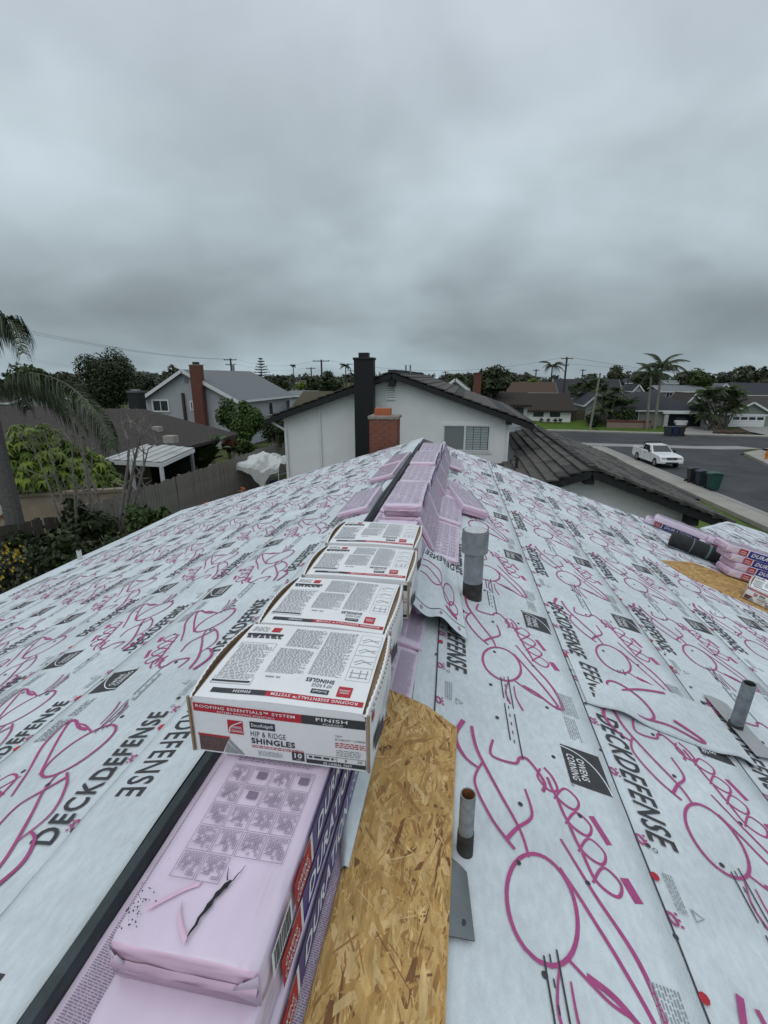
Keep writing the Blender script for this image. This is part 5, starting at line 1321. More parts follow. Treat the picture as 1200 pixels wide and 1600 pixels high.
# ------------------------------------------------------------------ collapsed canopy
cn = thing('canopy_tent', 'sagging white canopy tent on thin legs beside the white house wall', 'tent', (-9.8, 24, 1.3))
TA, TB = at_z(367, 728, 2.95), at_z(446, 722, 2.95)
mb = MB()
def cano(a, b):
    x = TA.x + (TB.x - TA.x) * a + .15 * math.sin(b * 9); y = TA.y + .3 + 2.8 * b + .5 * (a - .5)
    z = 2.95 + .45 * math.sin(math.pi * a) * math.sin(math.pi * min(1, b * 1.1)) - .55 * math.exp(-((a - .62) / .16) ** 2 - ((b - .25) / .3) ** 2) + .20 * nz(a * 5, b * 4, 3) + .14 * nz(a * 11, b * 9, 3) + .06 * nz(a * 24, b * 20, 3)
    return (x, y, z - .12 * (b < .01))
mb.grid(cano, 40, 34); mb.build('canopy', mat('canopy_cloth', (.60, .61, .59), .7, .06, 6, .2, 20), cn, smooth=True, fixn=False)
mb = MB(); mb.grid(lambda a, b: (cano(a, 0)[0], cano(a, 0)[1] - .02 * math.sin(a * 30), cano(a, 0)[2] - (.18 + .55 * math.exp(-((a - .55) / .2) ** 2)) * b), 26, 3); mb.build('valance', MATS['canopy_cloth'], cn, smooth=True, fixn=False)
for a, b in ((0, 0), (.98, 0), (0, 1), (1, 1)):
    p = Vector(cano(a, b)); MB().tube([(p.x, p.y, 1.1), (p.x, p.y, p.z)], .022, 8).build('leg', M_wt, cn)
p, q = Vector(cano(.5, .0)), Vector(cano(1, .4)); MB().tube([p + Vector((0, 0, -.5)), q + Vector((0, 0, -.6))], .018, 6).build('strut', M_wt, cn)
bt = thing('blue_tub', 'blue plastic tub under the sagging canopy', 'tub', (-9.9, 23.6, 1.3))
mb = MB(); mb.tube([(-9.6, 23.4, 1.3), (-9.6, 23.4, 1.9)], [.42, .5], 16); mb.build('tub', mat('blue_plastic', (.04, .07, .16), .5), bt)
tp = thing('clay_tiles', 'heap of red clay tiles on the ground by the tall fence', 'tile heap', (-10.2, 20, 1.3))
for k in range(40):
    x, y = R.gauss(-10.1, .35), R.gauss(19.6, .8); MB().box(-.16, .16, -.1, .1, 0, .03).mapped(lambda v, x=x, y=y, m=Matrix.Rotation(R.uniform(0, 3), 3, 'Z') @ Matrix.Rotation(R.uniform(-.4, .4), 3, 'X'), z=1.45 + R.uniform(0, .55): m @ v + Vector((x, y, z))).build('tile', M_clay, tp)

# ------------------------------------------------------------------ garden plants on the left
pb = ray(17, 790) * 13.3 + Vector((0, 0, EYE)); pt = ray(-22, 612) * 13.4 + Vector((0, 0, EYE))
qp = thing('queen_palm', 'weeping palm with thick ringed trunk and hanging fronds at the left edge', 'palm tree', (pb.x, pb.y, 1.3))
mb = MB(); P = [Vector((pb.x, pb.y, 1.0)).lerp(pt, k / 8) for k in range(9)]
mb.tube([Vector((pb.x, pb.y, 1.0))] + P[1:], [.27, .26, .245, .235, .22, .205, .19, .18, .17], 12); mb.build('trunk', M_barkd, qp)
rg = MB()
for k in range(26):
    c = Vector((pb.x, pb.y, 1.0)).lerp(pt, (k + .5) / 26); rr_ = .272 - .11 * k / 26; rg.tube([c - Vector((0, 0, .018)), c, c + Vector((0, 0, .018))], [rr_ - .02, rr_, rr_ - .02], 12, cap=False)
rg.build('leaf_scars', M_barkd, qp, kind='stuff')
def weeping(path, seed, ll=1.0, nl=70, lw=.052, back=0.0):
    r = random.Random(seed); P = [Vector(p) for p in path]; S_ = []
    for i in range(len(P) - 1):
        p0, p1_, p2_, p3 = P[max(i - 1, 0)], P[i], P[i + 1], P[min(i + 2, len(P) - 1)]
        for k in range(6):
            t = k / 6; S_.append(.5 * ((2 * p1_) + (p2_ - p0) * t + (2 * p0 - 5 * p1_ + 4 * p2_ - p3) * t * t + (3 * p1_ - p0 - 3 * p2_ + p3) * t ** 3))
    S_.append(P[-1]); mb = MB(); N = len(S_) - 1
    mb.tube(S_, [.038 * (1 - .85 * i / N) for i in range(N + 1)], 6, 1)
    nl = int(nl * 1.5)
    for i in range(nl * 2):
        t = .10 + .9 * (i // 2) / nl; f = min(t, .999) * N; j = int(f); p = S_[j].lerp(S_[j + 1], f - j); d = (S_[j + 1] - S_[j]).normalized(); sd = d.cross(Vector((0, 0, 1))).normalized() * (1 if i % 2 else -1)
        l = ll * (.45 + .55 * math.sin(math.pi * min(1, t * .95 + .05))) * r.uniform(.75, 1.1); o1 = sd * l * r.uniform(.16, .30) + d * l * r.uniform(.12, .26) + Vector((0, 0, l * r.uniform(-.02, .08)))
        m = p + o1; e = m + sd * l * .10 + d * l * r.uniform(.02, .16) + Vector((r.uniform(-.05, .05), 0, -l * r.uniform(.62, .85)))
        q = m.lerp(e, .5) + sd * l * .04; w = (d * .8 + Vector((0, 0, .2))) * lw * .5
        mb.add([p - w * .6, p + w * .6, m + w, m - w, q - w * .9, q + w * .9, e], [(0, 1, 2, 3), (3, 2, 5, 4), (4, 5, 6)], 0 if r.random() < .62 else 1)
    mb.build('frond', L_palm, qp, fixn=False)
def pth(pts): return [ray(x, y) * t + Vector((0, 0, EYE)) for x, y, t in pts]
weeping(pth([(-22, 612, 13.4), (20, 588, 13.2), (62, 585, 13.0), (108, 603, 12.8), (146, 640, 12.6), (166, 672, 12.5), (174, 700, 12.5)]), 1, 1.0, 84)
weeping(pth([(-22, 612, 13.4), (15, 594, 13.8), (60, 603, 14.2), (100, 628, 14.5), (128, 668, 14.6)]), 2, 1.0, 70)
weeping(pth([(-22, 612, 13.4), (-12, 545, 13.3), (0, 505, 13.2), (14, 500, 13.1), (28, 520, 13.0), (36, 552, 13.0)]), 3, .95, 70)
weeping(pth([(-22, 612, 13.4), (-30, 540, 13.6), (-22, 502, 13.8), (-4, 495, 14.0), (14, 515, 14.2)]), 4, .9, 60)
weeping(pth([(-22, 612, 13.4), (-60, 560, 13.2), (-110, 570, 13), (-150, 640, 12.8)]), 5, .9, 60)
weeping(pth([(-22, 612, 13.4), (-30, 590, 12.6), (-20, 590, 11.8), (-10, 630, 11.2)]), 6, .9, 60)
weeping(pth([(-22, 612, 13.4), (-45, 575, 14.4), (-70, 590, 15.2), (-90, 650, 15.6)]), 7, .9, 60)
weeping(pth([(-22, 612, 13.4), (5, 600, 14.4), (28, 606, 15.2), (45, 640, 15.8)]), 8, .9, 56)
def schef(label, base, h, R_, n, seed, mats):
    r = random.Random(seed); base = Vector(base); o = thing('umbrella_shrub', label, 'shrub', tuple(base)); mb = MB(); st = MB()
    tips = []
    for i in range(n):
        a = r.uniform(0, 6.28); q = math.sqrt(r.random()); p = base + Vector((math.cos(a) * R_ * q, math.sin(a) * R_ * q, h * (.35 + .65 * (1 - q * .75) * r.uniform(.6, 1.05))))
        tips.append(p)
        if i < 22: st.tube([base + Vector((r.uniform(-.2, .2), r.uniform(-.2, .2), 0)), base.lerp(p, .6) + Vector((0, 0, -.2)), p], [.035, .025, .012], 5)
        m = r.randrange(7, 11); tilt = Vector((math.cos(a) * q * .6, math.sin(a) * q * .6, 1)).normalized(); ex = tilt.orthogonal().normalized(); ey = tilt.cross(ex); mi = 1 if r.random() < .55 else 0
        for k in range(m):
            b = 2 * math.pi * k / m + r.uniform(-.2, .2); d = ex * math.cos(b) + ey * math.sin(b); L = r.uniform(.2, .36); s = d.cross(tilt) * L * .17
            mb.add([p, p + d * L * .45 + s + tilt * .02, p + d * L - tilt * L * .55, p + d * L * .45 - s + tilt * .02], [(0, 1, 2, 3)], mi)
    st.build('stems', M_bark, o); mb.build('foliage', mats, o, fixn=False); return o
c = at_y(62, 735, 14.6); schef('lime green umbrella shrub rising over the tan garden wall', (c.x, 14.6, 1.6), 4.5, 1.85, 420, 4, L_lime)
c = at_y(125, 730, 15.4); schef('second lime green umbrella shrub, the one nearer the patio cover', (c.x, 15.4, 1.6), 3.7, 1.3, 240, 6, L_lime)
def bare_tree(label, base, tips, r0, seed):
    r = random.Random(seed); base = Vector(base); o = thing('bare_tree', label, 'tree', tuple(base)); mb = MB(); tw = MB()
    for tp_ in tips:
        tp_ = Vector(tp_); mid = base.lerp(tp_, .5) + Vector((r.uniform(-.15, .15), r.uniform(-.15, .15), -.15))
        P = smoothpath([(0, 0), (1, 0)], 2)
        pts = [base, base.lerp(mid, .5), mid, mid.lerp(tp_, .55) + Vector((r.uniform(-.08, .08), 0, .05)), tp_]
        mb.tube(pts, [r0, r0 * .8, r0 * .6, r0 * .4, r0 * .16], 7)
        for k in range(9):
            t = r.uniform(.45, 1); s = pts[2].lerp(tp_, (t - .45) / .55); d = Vector((r.uniform(-1, 1), r.uniform(-.6, .6), r.uniform(.1, 1.1))) * r.uniform(.25, .8)
            m2 = s + d * .5 + Vector((r.uniform(-.1, .1), 0, .05)); tw.tube([s, m2, s + d], [r0 * .26, r0 * .18, r0 * .06], 5)
            for q in range(2): e = m2 + Vector((r.uniform(-.3, .3), r.uniform(-.2, .2), r.uniform(.05, .4))); tw.tube([m2, e], [r0 * .14, r0 * .05], 4)
    mb.build('limbs', mat('pale_bark', (.20, .18, .16), .9, .25, 10), o); tw.build('twigs', MATS['pale_bark'], o, kind='stuff'); return o
Yb = 11.8
bb = at_y(168, 850, Yb)
bare_tree('leafless pale tree with forked limbs in front of the tall fence', (bb.x, Yb, 1.3), [tuple(at_y(px, py, Yb + dy)) for px, py, dy in ((110, 650, .6), (118, 640, -.2), (225, 655, .3), (205, 665, -.3), (232, 700, .2))], .085, 2)
bb = at_y(112, 850, 11.0)
bare_tree('second leafless tree with two upright stems before the lime shrub', (bb.x, 11.0, 1.3), [tuple(at_y(px, py, 11 + dy)) for px, py, dy in ((48, 690, .2), (75, 690, .4), (112, 668, -.3), (150, 765, .3))], .06, 5)
def bush(label, px, py, Y, rad, n, size, mats, seed, base=1.3, name='shrub', group=None):
    c = at_y(px, py, Y); r = random.Random(seed); o = thing(name, label, 'shrub', (c.x, Y, base), group); mb = MB(); leaves(mb, c, rad, n, size, r, 10, .35); mb.build('foliage', mats, o, fixn=False)
    st = MB()
    for k in range(5): st.tube([(c.x + r.uniform(-.2, .2), Y + r.uniform(-.2, .2), base - .1), (c.x + r.uniform(-.6, .6) * rad[0], Y + r.uniform(-.5, .5) * rad[1], c.z)], [.04, .015], 5)
    st.build('stems', M_bark, o); return o
bush('dark green shrub in front of the short dark fence', 120, 822, 11.2, (1.3, .8, .8), 2600, .09, L_dark, 1)
bush('dark spreading shrub at the foot of the bare trees', 190, 845, 10.4, (1.7, .8, .8), 2600, .09, L_dark, 2)
bush('low brighter green shrub near the left roof eave', 232, 808, 10.9, (.8, .6, .45), 1500, .08, L_mid, 3)
bush('dark undergrowth shrub left of the pipe stub', 105, 865, 9.6, (1.3, .8, .7), 2200, .09, L_dark, 4)
yb = bush('shrub covered with small yellow flowers by the left eave', 22, 893, 9.6, (1.15, .9, .75), 2600, .07, L_olive, 5, name='flowering_shrub')
mb = MB(); r = random.Random(4); c = at_y(22, 890, 9.6)
for i in range(150):
    d = Vector((r.gauss(0, 1), r.gauss(-.5, 1), r.gauss(.4, 1))).normalized(); p = c + Vector((d.x * 1.15, d.y * .9, d.z * .75)) * r.uniform(.55, 1.0); s = r.uniform(.028, .05)
    for k in range(5):
        a = 6.28 * k / 5; b = a + .9; mb.add([p, p + Vector((math.cos(a) * s, -.02, math.sin(a) * s)), p + Vector((math.cos(b) * s, -.02, math.sin(b) * s))], [(0, 1, 2)])
mb.build('blossoms', mat('yellow_petals', (.55, .40, .04), .6, .2, 20), yb, kind='stuff', fixn=False)
bush('dark shrub below the palm trunk at the left edge', 10, 850, 10.8, (1.2, .8, .7), 1800, .09, L_dark, 8)
c = at_y(382, 665, 30.5); tree('lime_tree', 'bright green leafy tree in front of the grey house corner', 'tree', (c.x, 30.5, 1.3), c.z - 1.3 + 1.75, (1.5, 1.4, 1.75), 8000, .10, leafm('fresh', (.035, .065, .012), (.075, .125, .02)), 12, .12, 14)
c = at_y(360, 650, 33); tree('leafy_tree', 'darker green tree behind the bright green tree', 'tree', (c.x, 33, 1.3), c.z - 1.3 + 1.5, (1.2, 1.1, 1.4), 2200, .14, L_mid, 13, .10, 9)
bush('dark flowering shrub between the grey house and the white house wall', 428, 672, 27.5, (1.1, 1.1, 1.2), 2200, .10, L_dark, 14)
bush('red brown shrub left of the bright green tree', 358, 694, 29, (.6, .6, .75), 900, .10, L_red, 15)
bush('mid green shrub topping the tall fence', 385, 700, 29.2, (1.2, .7, .6), 1600, .11, L_mid, 16)
def bigleaf(label, base, L, n, seed, mats, name='banana_plant', lean=.7, w=.16):
    r = random.Random(seed); base = Vector(base); o = thing(name, label, 'plant', tuple(base))
    for i in range(n):
        az = 6.28 * i / n * 2.4 + r.uniform(-.4, .4); ln = L * r.uniform(.65, 1.1); k = lean * r.uniform(.3, 1.1); mb = MB(); N = 8; d = Vector((math.cos(az), math.sin(az), 0)); s = Vector((-d.y, d.x, 0)); V = []
        for j in range(N + 1):
            t = j / N; p = base + d * (ln * k * t * t * .9 + .05) + Vector((0, 0, ln * (t - .42 * k * t * t * t))); ww = ln * w * (0.06 if t < .3 else math.sin(math.pi * (t - .3) / .72) ** .7 + .02)
            V += [p - s * ww + Vector((0, 0, ww * .35)), p, p + s * ww + Vector((0, 0, ww * .35))]
        mb.add(V, [(3 * j + q, 3 * j + q + 1, 3 * j + q + 4, 3 * j + q + 3) for j in range(N) for q in (0, 1)], 0); mb.build('leaf', mats[i % 2], o, smooth=True, fixn=False)
    return o
c = at_z(322, 735, 2.2); bigleaf('broad leaved plant with arching leaves behind the tall fence', (c.x - .2, c.y, 1.5), 3.0, 22, 3, [L_mid[0], mat('leaf_broad', (.075, .11, .045), .5, .2, 4)])
c = at_z(295, 740, 2.2); bigleaf('smaller arching leaf clump beside the patio cover post', (c.x - .2, c.y - .5, 1.5), 2.2, 16, 5, [L_mid[0], MATS['leaf_broad']])

# ------------------------------------------------------------------ trees and houses behind
c = at_y(170, 596, 56); tree('cypress_tree', 'big dark rounded evergreen behind the brown roof', 'tree', (c.x, 56, 1.3), 9.6, (4.0, 3.6, 4.2), 24000, .16, L_dark, 21, .3, 26, cz=c.z - 1.3)
c = at_y(271, 583, 80); tree('leafy_tree', 'small dark round tree behind the left end of the grey house roof', 'tree', (c.x, 80, 1.3), 8.3, (1.9, 1.8, 2.0), 1500, .25, L_olive, 22, .2, 8)
def norfolk(label, px, pyt, Y, h):
    t = at_y(px, pyt, Y); o = thing('norfolk_pine', label, 'tree', (t.x, Y, t.z - h)); MB().tube([(t.x, Y, t.z - h), (t.x, Y, t.z)], [.25, .03], 7).build('trunk', M_bark, o); mb = MB(); r = random.Random(5)
    for k in range(13):
        z = t.z - .3 - k * h * .055; R0 = .35 + k * .26
        for q in range(7):
            a = 6.28 * q / 7 + k; e = Vector((t.x + math.cos(a) * R0, Y + math.sin(a) * R0, z + .15)); s = Vector((t.x, Y, z))
            for w_ in range(5): p = s.lerp(e, (w_ + .8) / 5); d = Vector((r.uniform(-.25, .25), r.uniform(-.25, .25), .12)); mb.add([p - d, p + Vector((0, 0, .10)), p + d, p - Vector((0, 0, .10))], [(0, 1, 2, 3)], r.randrange(2))
            mb.bar(s, e, .07, .05)
    mb.build('crown', L_olive, o, fixn=False)
norfolk('layered conifer standing above the grey house roof', 407, 559, 95, 9.5)
sp_far = [(540, 572, 150, 5.5), (458, 571, 190, 9), (863, 573, 120, 6.5), (1076, 583, 115, 4.5), (925, 586, 150, 4), (640, 583, 150, 4), (826, 589, 118, 4.5)]
for i, (px, py, Y, h) in enumerate(sp_far):
    t = at_y(px, py, Y); nm = ['spiky palm left of the black chimney', 'tall thin far palm near the left horizon', 'broad drooping palm left of the tall utility pole', 'small windblown palm on the skyline behind the twin palms', 'small skyline palm right of the tall utility pole', 'small palm tip above the white house roof', 'little palm on the skyline above the rust brown roof'][i]
    palm('skyline_palm', nm, (t.x, Y, gz(t.x, Y)), tuple(t), .25, .16, (2.2, 1.2, 3.3, 2.2, 1.6, 1.4, 2.0)[i], 14, 40 + i, L_olive if i != 2 else L_palm, ll=.8, lw=.14, nl=16, hang=.5, bark=M_pole)
# twin tall palms in front of the dark hip roofed house
for i, (bx_, by_, tx, ty, L) in enumerate(((1012, 660, 1018, 588, 3.0), (1024, 660, 1034, 576, 3.4))):
    b, t = at_y(bx_, by_, 73.5), at_y(tx, ty, 73.5)
    palm('king_palm', ['shorter left palm of the leaning pair before the dark garage roof', 'taller right palm of the leaning pair before the dark garage roof'][i], (b.x, 73.5, gz(b.x, 73.5)), tuple(t), .20, .14, L, 13, 60 + i, L_palm, ll=.75, lw=.10, nl=26, hang=.7, bark=M_poletan,
         fixed=[(.2, 1.9), (1.0, 1.5), (-.3, 1.0), (2.6, 2.0), (3.3, 1.0), (2.0, 1.7), (-2.0, .6), (.6, .5), (2.9, .2), (-1.0, .2), (3.9, .3), (-.2, .2), (1.6, .2)])
def palm_clump(label, px, pyb, Y, h, n, L, seed, lean=1):
    b = at_y(px, pyb, Y); z0 = gz(b.x, Y); r = random.Random(seed); o = thing('palm_clump', label, 'palm clump', (b.x, Y, z0)); ms = [frond_mesh(L * k, seed + i, 1.0, 22, .10, .7, .6, .5).mesh('frond', L_palm if i else L_mid, fixn=False) for i, k in enumerate((1, .85, 1.1))]
    for i in range(n):
        x, y = b.x + r.gauss(0, h * .13), Y + r.gauss(0, h * .1); tx, ty, tz = b.x + r.uniform(-.42, .42) * h, Y + r.uniform(-.3, .3) * h, z0 + h * r.uniform(.28, .95)
        MB().tube([(x, y, z0), ((x + tx) / 2 + .1, (y + ty) / 2, (z0 + tz) / 2 - .2), (tx, ty, tz)], [.11, .09, .07], 6).build('trunk', M_bark, o)
        for k in range(9): inst(ms[k % 3], 'frond', o, (tx, ty, tz), (0, -r.uniform(-.1, 1.0), r.uniform(0, 6.28)))
    return o
palm_clump('dense clump of palms between the dark garage and the green gabled garage', 1118, 667, 73.8, 5.8, 17, 1.9, 5)
palm_clump('clump of palms beside the pale street pole', 950, 656, 76.5, 5.2, 12, 2.0, 6)
palm_clump('palms behind the white bungalow corner, left of the pale pole', 918, 640, 88, 5.6, 8, 2.2, 7)
bush('dark round shrub left of the pale street pole', 929, 656, 74.5, (1.3, 1, 1.2), 1200, .16, L_dark, 31, .3)
bush('round clipped green shrub before the dark roofed house window', 975, 648, 74.8, (1.6, 1, 1.35), 1500, .16, L_mid, 32, .3)

# houses across the street
def zz(px, py, Y): return at_y(px, py, Y).z
Y1 = 77.0
h1 = gable_house('bungalow', 'white bungalow with long dark brown roof across the cross street', at_y(770, 640, Y1).x, at_y(893, 640, Y1).x, Y1, Y1 + 12, .4, zz(850, 641, Y1), zz(850, 614, Y1 + 6), 'x', M_stucco, M_darkbrown, .6, trim=M_darkbrown,
    wins=[('front', at_y(834, 640, Y1).x, at_y(850, 640, Y1).x, zz(840, 651, Y1), zz(840, 640, Y1)), ('front', at_y(860, 640, Y1).x, at_y(876, 640, Y1).x, zz(840, 651, Y1), zz(840, 640, Y1))])
for i, px in enumerate((846, 857, 868, 876)): bush(['first', 'second', 'third', 'fourth'][i] + ' small shrub along the white bungalow wall from the left', px, 656, Y1 - .8, (.35, .3, .3), 160, .1, L_mid, 50 + i, .5)
wf = fence('board_fence', 'brown board fence between the white bungalow and the grey gable', (at_y(893, 650, 78.5).x, 78.5, .5), (at_y(915, 650, 78.5).x, 78.5, .5), zz(905, 640, 78.5), 2.0, mat('brown_boards', (.10, .075, .055), .9, .2, 5))
Y2 = 75.5
h2 = gable_house('charcoal_house', 'grey house with charcoal hip roof and an open double garage', at_y(958, 645, Y2).x, at_y(1094, 645, Y2).x, Y2, Y2 + 12, .2, zz(1000, 640, Y2), zz(1020, 612, Y2 + 6), 'x', mat('grey_green_siding', (.24, .25, .23), .85, .08, 4), M_char, .5, trim=M_wt, hip=5.0,
    wins=[('front', at_y(984, 650, Y2).x, at_y(998, 650, Y2).x, zz(990, 657, Y2), zz(990, 642, Y2))])
ga, gb = at_y(1041, 645, Y2), at_y(1093, 668, Y2)
# garage opening: white posts and lintel round a solid block, its black painted as the shade inside
MB().box(ga.x, gb.x, Y2 - .05, Y2 + 5, gb.z, ga.z - .1).build('garage_shade_block', mat('garage_shade_black', (.010, .010, .011), .9), h2)
for x in (ga.x - .3, gb.x): MB().box(x, x + .55, Y2 - .45, Y2 - .06, gb.z - .2, ga.z + .1).build('garage_post', mat('pale_siding', (.45, .45, .43)), h2)
MB().box(ga.x - .6, gb.x + .8, Y2 - .6, Y2 - .02, ga.z - .1, ga.z + .2).build('garage_lintel', M_wt, h2)
cr = thing('parked_car', 'white car parked inside the open dark garage', 'car', ((ga.x + gb.x) / 2 - .2, Y2 - .3, gb.z))
cx = (ga.x + gb.x) / 2 - .3; z0 = gb.z
mb = MB(); mb.prism([(cx - .9, z0 + .3), (cx + .9, z0 + .3), (cx + .92, z0 + .9), (cx + .8, z0 + 1.0), (cx - .8, z0 + 1.0), (cx - .92, z0 + .9)], 'y', Y2 - .35, Y2 - .06); mb.build('body', M_wt, cr, bevel=.05)
MB().prism([(cx - .75, z0 + 1.0), (cx + .75, z0 + 1.0), (cx + .6, z0 + 1.42), (cx - .6, z0 + 1.42)], 'y', Y2 - .20, Y2 - .06).build('windscreen', M_glass, cr)
for s in (-1, 1):
    MB().box(cx + s * .78 - .12, cx + s * .78 + .12, Y2 - .37, Y2 - .35, z0 + .62, z0 + .76).build('headlight', M_galv, cr); MB().tube([(cx + s * .75, Y2 - .3, z0 + .3), (cx + s * .95, Y2 - .3, z0 + .3)], .3, 14).build('wheel', M_black, cr)
h2b = gable_house('grey_gable_house', 'small grey gable end with white trim left of the palm clump', at_y(915, 640, 79).x, at_y(948, 640, 79).x, 79, 90, .3, zz(915, 633, 79), zz(931, 614, 79), 'y', mat('pale_green_siding', (.36, .38, .35), .85, .06, 4), M_char, .35)
Y3 = 76
h3 = gable_house('green_gable_garage', 'garage with pale green gable and white panelled door at the far right', at_y(1140, 645, Y3).x, at_y(1206, 645, Y3).x, Y3, Y3 + 9, .1, zz(1140, 646, Y3), zz(1173, 627, Y3), 'y', mat('sage_siding', (.22, .26, .22), .85, .06, 4), M_brownroof, .4)
dl, dr = at_y(1143, 650, Y3), at_y(1192, 668, Y3)
dm = thing('garage_door', 'white panelled garage door with a row of small dark panes at the far right', 'garage door', ((dl.x + dr.x) / 2, Y3 - .1, dr.z))
for k in range(4):
    za, zb_ = dr.z + (dl.z - dr.z) * k / 4, dr.z + (dl.z - dr.z) * (k + .96) / 4; MB().box(dl.x, dr.x, Y3 - .1, Y3 - .02, za, zb_).build('panel', M_wt, dm)
for k in range(4):
    xa = dl.x + .2 + k * (dr.x - dl.x - .2) / 4; MB().box(xa, xa + (dr.x - dl.x) / 4 - .25, Y3 - .115, Y3 - .098, dl.z - .5, dl.z - .12).build('pane', M_glass, dm)
MB().box(dl.x - .25, dl.x - .02, Y3 - .12, Y3 - .01, dr.z, dl.z + .1).build('jamb', M_wt, dm); MB().box(dl.x - .25, dr.x + .25, Y3 - .12, Y3 - .01, dl.z + .02, dl.z + .3).build('lintel', M_wt, dm)
# long brown roof behind the green gable
gable_house('brown_long_house', 'long low brown roof behind the green gabled garage', at_y(1150, 640, 86).x, at_y(1290, 640, 86).x, 86, 97, .4, zz(1160, 640, 86), zz(1160, 618, 92), 'x', M_stuccog, M_brownroof, .5)
# rows of houses further back: label, x range px, eave px, ridge px, Y, wall, roof, axis
rows = [
 ('rust_roof_house', 'rust brown roof with pale eave behind the white bungalow', 782, 872, 613, 597, 106, M_stuccog, M_rustroof, 'x'),
 ('slate_roof_house', 'wide dark slate roof behind the palms left of the twin palms', 868, 975, 622, 592, 112, M_stuccog, M_char, 'x'),
 ('lavender_house', 'two storey grey house with pale flat roof edge behind the twin palms', 1032, 1108, 611, 602, 108, mat('lavender_siding', (.27, .26, .28), .85), M_greyroof, 'x'),
 ('dark_ridge_house', 'dark roofed house at the right horizon above the green gable', 1150, 1260, 617, 598, 116, M_stuccog, M_char, 'x'),
 ('small_gable_house', 'small brown gable with white trim beside the lavender house', 1072, 1104, 634, 614, 92, mat('gable_grey', (.25, .26, .25)), M_brownroof, 'y'),
 ('tudor_gable_house', 'small dark gable with white trim left of the twin palms', 988, 1006, 611, 600, 112, M_stuccog, M_char, 'y'),
 ('cream_gable_house', 'cream gable peeking above the dense palm clump', 1118, 1146, 611, 599, 110, mat('cream_siding', (.45, .43, .36)), M_greyroof, 'y'),
 ('peaked_white_house', 'white trimmed gable peeping over the white house roof', 688, 734, 608, 590, 46, M_stuccog, M_brownroof, 'y'),
 ('far_brown_house', 'dark brown roof house just behind the right slope of the white house', 755, 832, 632, 613, 60, M_stuccog, M_darkbrown, 'x'),
 ('grey_far_house', 'low grey roof house between the grey house and the black chimney', 436, 480, 617, 610, 62, M_stuccog, M_greyroof, 'x'),
 ('moss_roof_house', 'mossy brown roof left of the white house eave', 452, 520, 640, 611, 48, M_stuccog, mat('moss_roof', (.075, .065, .04), .9, .3, 6), 'x'),
 ('far_left_house', 'pale house piece behind the palm at the left edge', -20, 14, 628, 612, 50, mat('pale_far_wall', (.40, .40, .38)), M_brownroof, 'x'),
 ('hidden_white_house', 'white roof corner between the big evergreen and the grey house', 178, 214, 645, 628, 40, M_stuccog, M_greyroof, 'x'),
 ('hill_house', 'far house with brown roof left of the two wooden poles', 462, 478, 598, 594, 170, M_stuccog, M_rustroof, 'x'),
 ('hill_house', 'far pale house between the two wooden poles', 485, 500, 603, 598, 150, M_stucco, M_greyroof, 'x'),
 ('skyline_house', 'far long roof on the skyline left of the tall utility pole', 800, 850, 601, 596, 150, M_stuccog, M_brownroof, 'x'),
 ('skyline_house', 'far long pale roof above the lavender house', 1040, 1100, 599, 594, 165, M_stuccog, M_greyroof, 'x'),
 ('skyline_house', 'far roof on the skyline at the right edge', 1160, 1215, 600, 594, 170, M_stuccog, M_rustroof, 'x'),
 ('skyline_house', 'far dark roof on the skyline between the tall pole and the twin palms', 935, 1000, 598, 591, 160, M_stuccog, M_char, 'x'),
]
for nm, lb, pa, pb_, pe, pr, Y, mw, mr, ax in rows:
    dep = 9 if ax == 'x' else 8; ov = .4
    x0, x1 = at_y(pa, 610, Y).x, at_y(pb_, 610, Y).x; ze = zz((pa + pb_) / 2, pe, Y); zr = zz((pa + pb_) / 2, pr, Y + (dep / 2 if ax == 'x' else 0))
    zb = min(gz((x0 + x1) / 2, Y), ze - 2.3)
    w = []
    if ax == 'x' and x1 - x0 > 5:
        n = max(2, int((x1 - x0) / 3.2)); w = [('front', x0 + (x1 - x0) * (k + .25) / n, x0 + (x1 - x0) * (k + .25) / n + 1.3, ze - 1.5, ze - .35) for k in range(n)]
    gable_house(nm, lb, x0 + ov, x1 - ov, Y, Y + dep, zb, ze, zr, ax, mw, mr, ov, wins=w, trim=M_wt if nm not in ('far_brown_house', 'moss_roof_house') else M_darkbrown)
bkc = thing('brick_chimney', 'slim red brick chimney rising above the right slope of the white house roof', 'chimney', tuple(at_y(745, 610, 44)))
a, b = at_y(740.5, 584, 44), at_y(751, 614, 44); brick_chimney('stack', bkc, (a.x + b.x) / 2, 44, 44.6, b.x - a.x, 2, a.z, M_brick2, M_mortar, 4.5, single=False, cap=False, bh=.07)
MB().box(a.x - .05, b.x + .05, 43.95, 44.65, a.z, a.z + .1).build('crown', M_brick2, bkc)

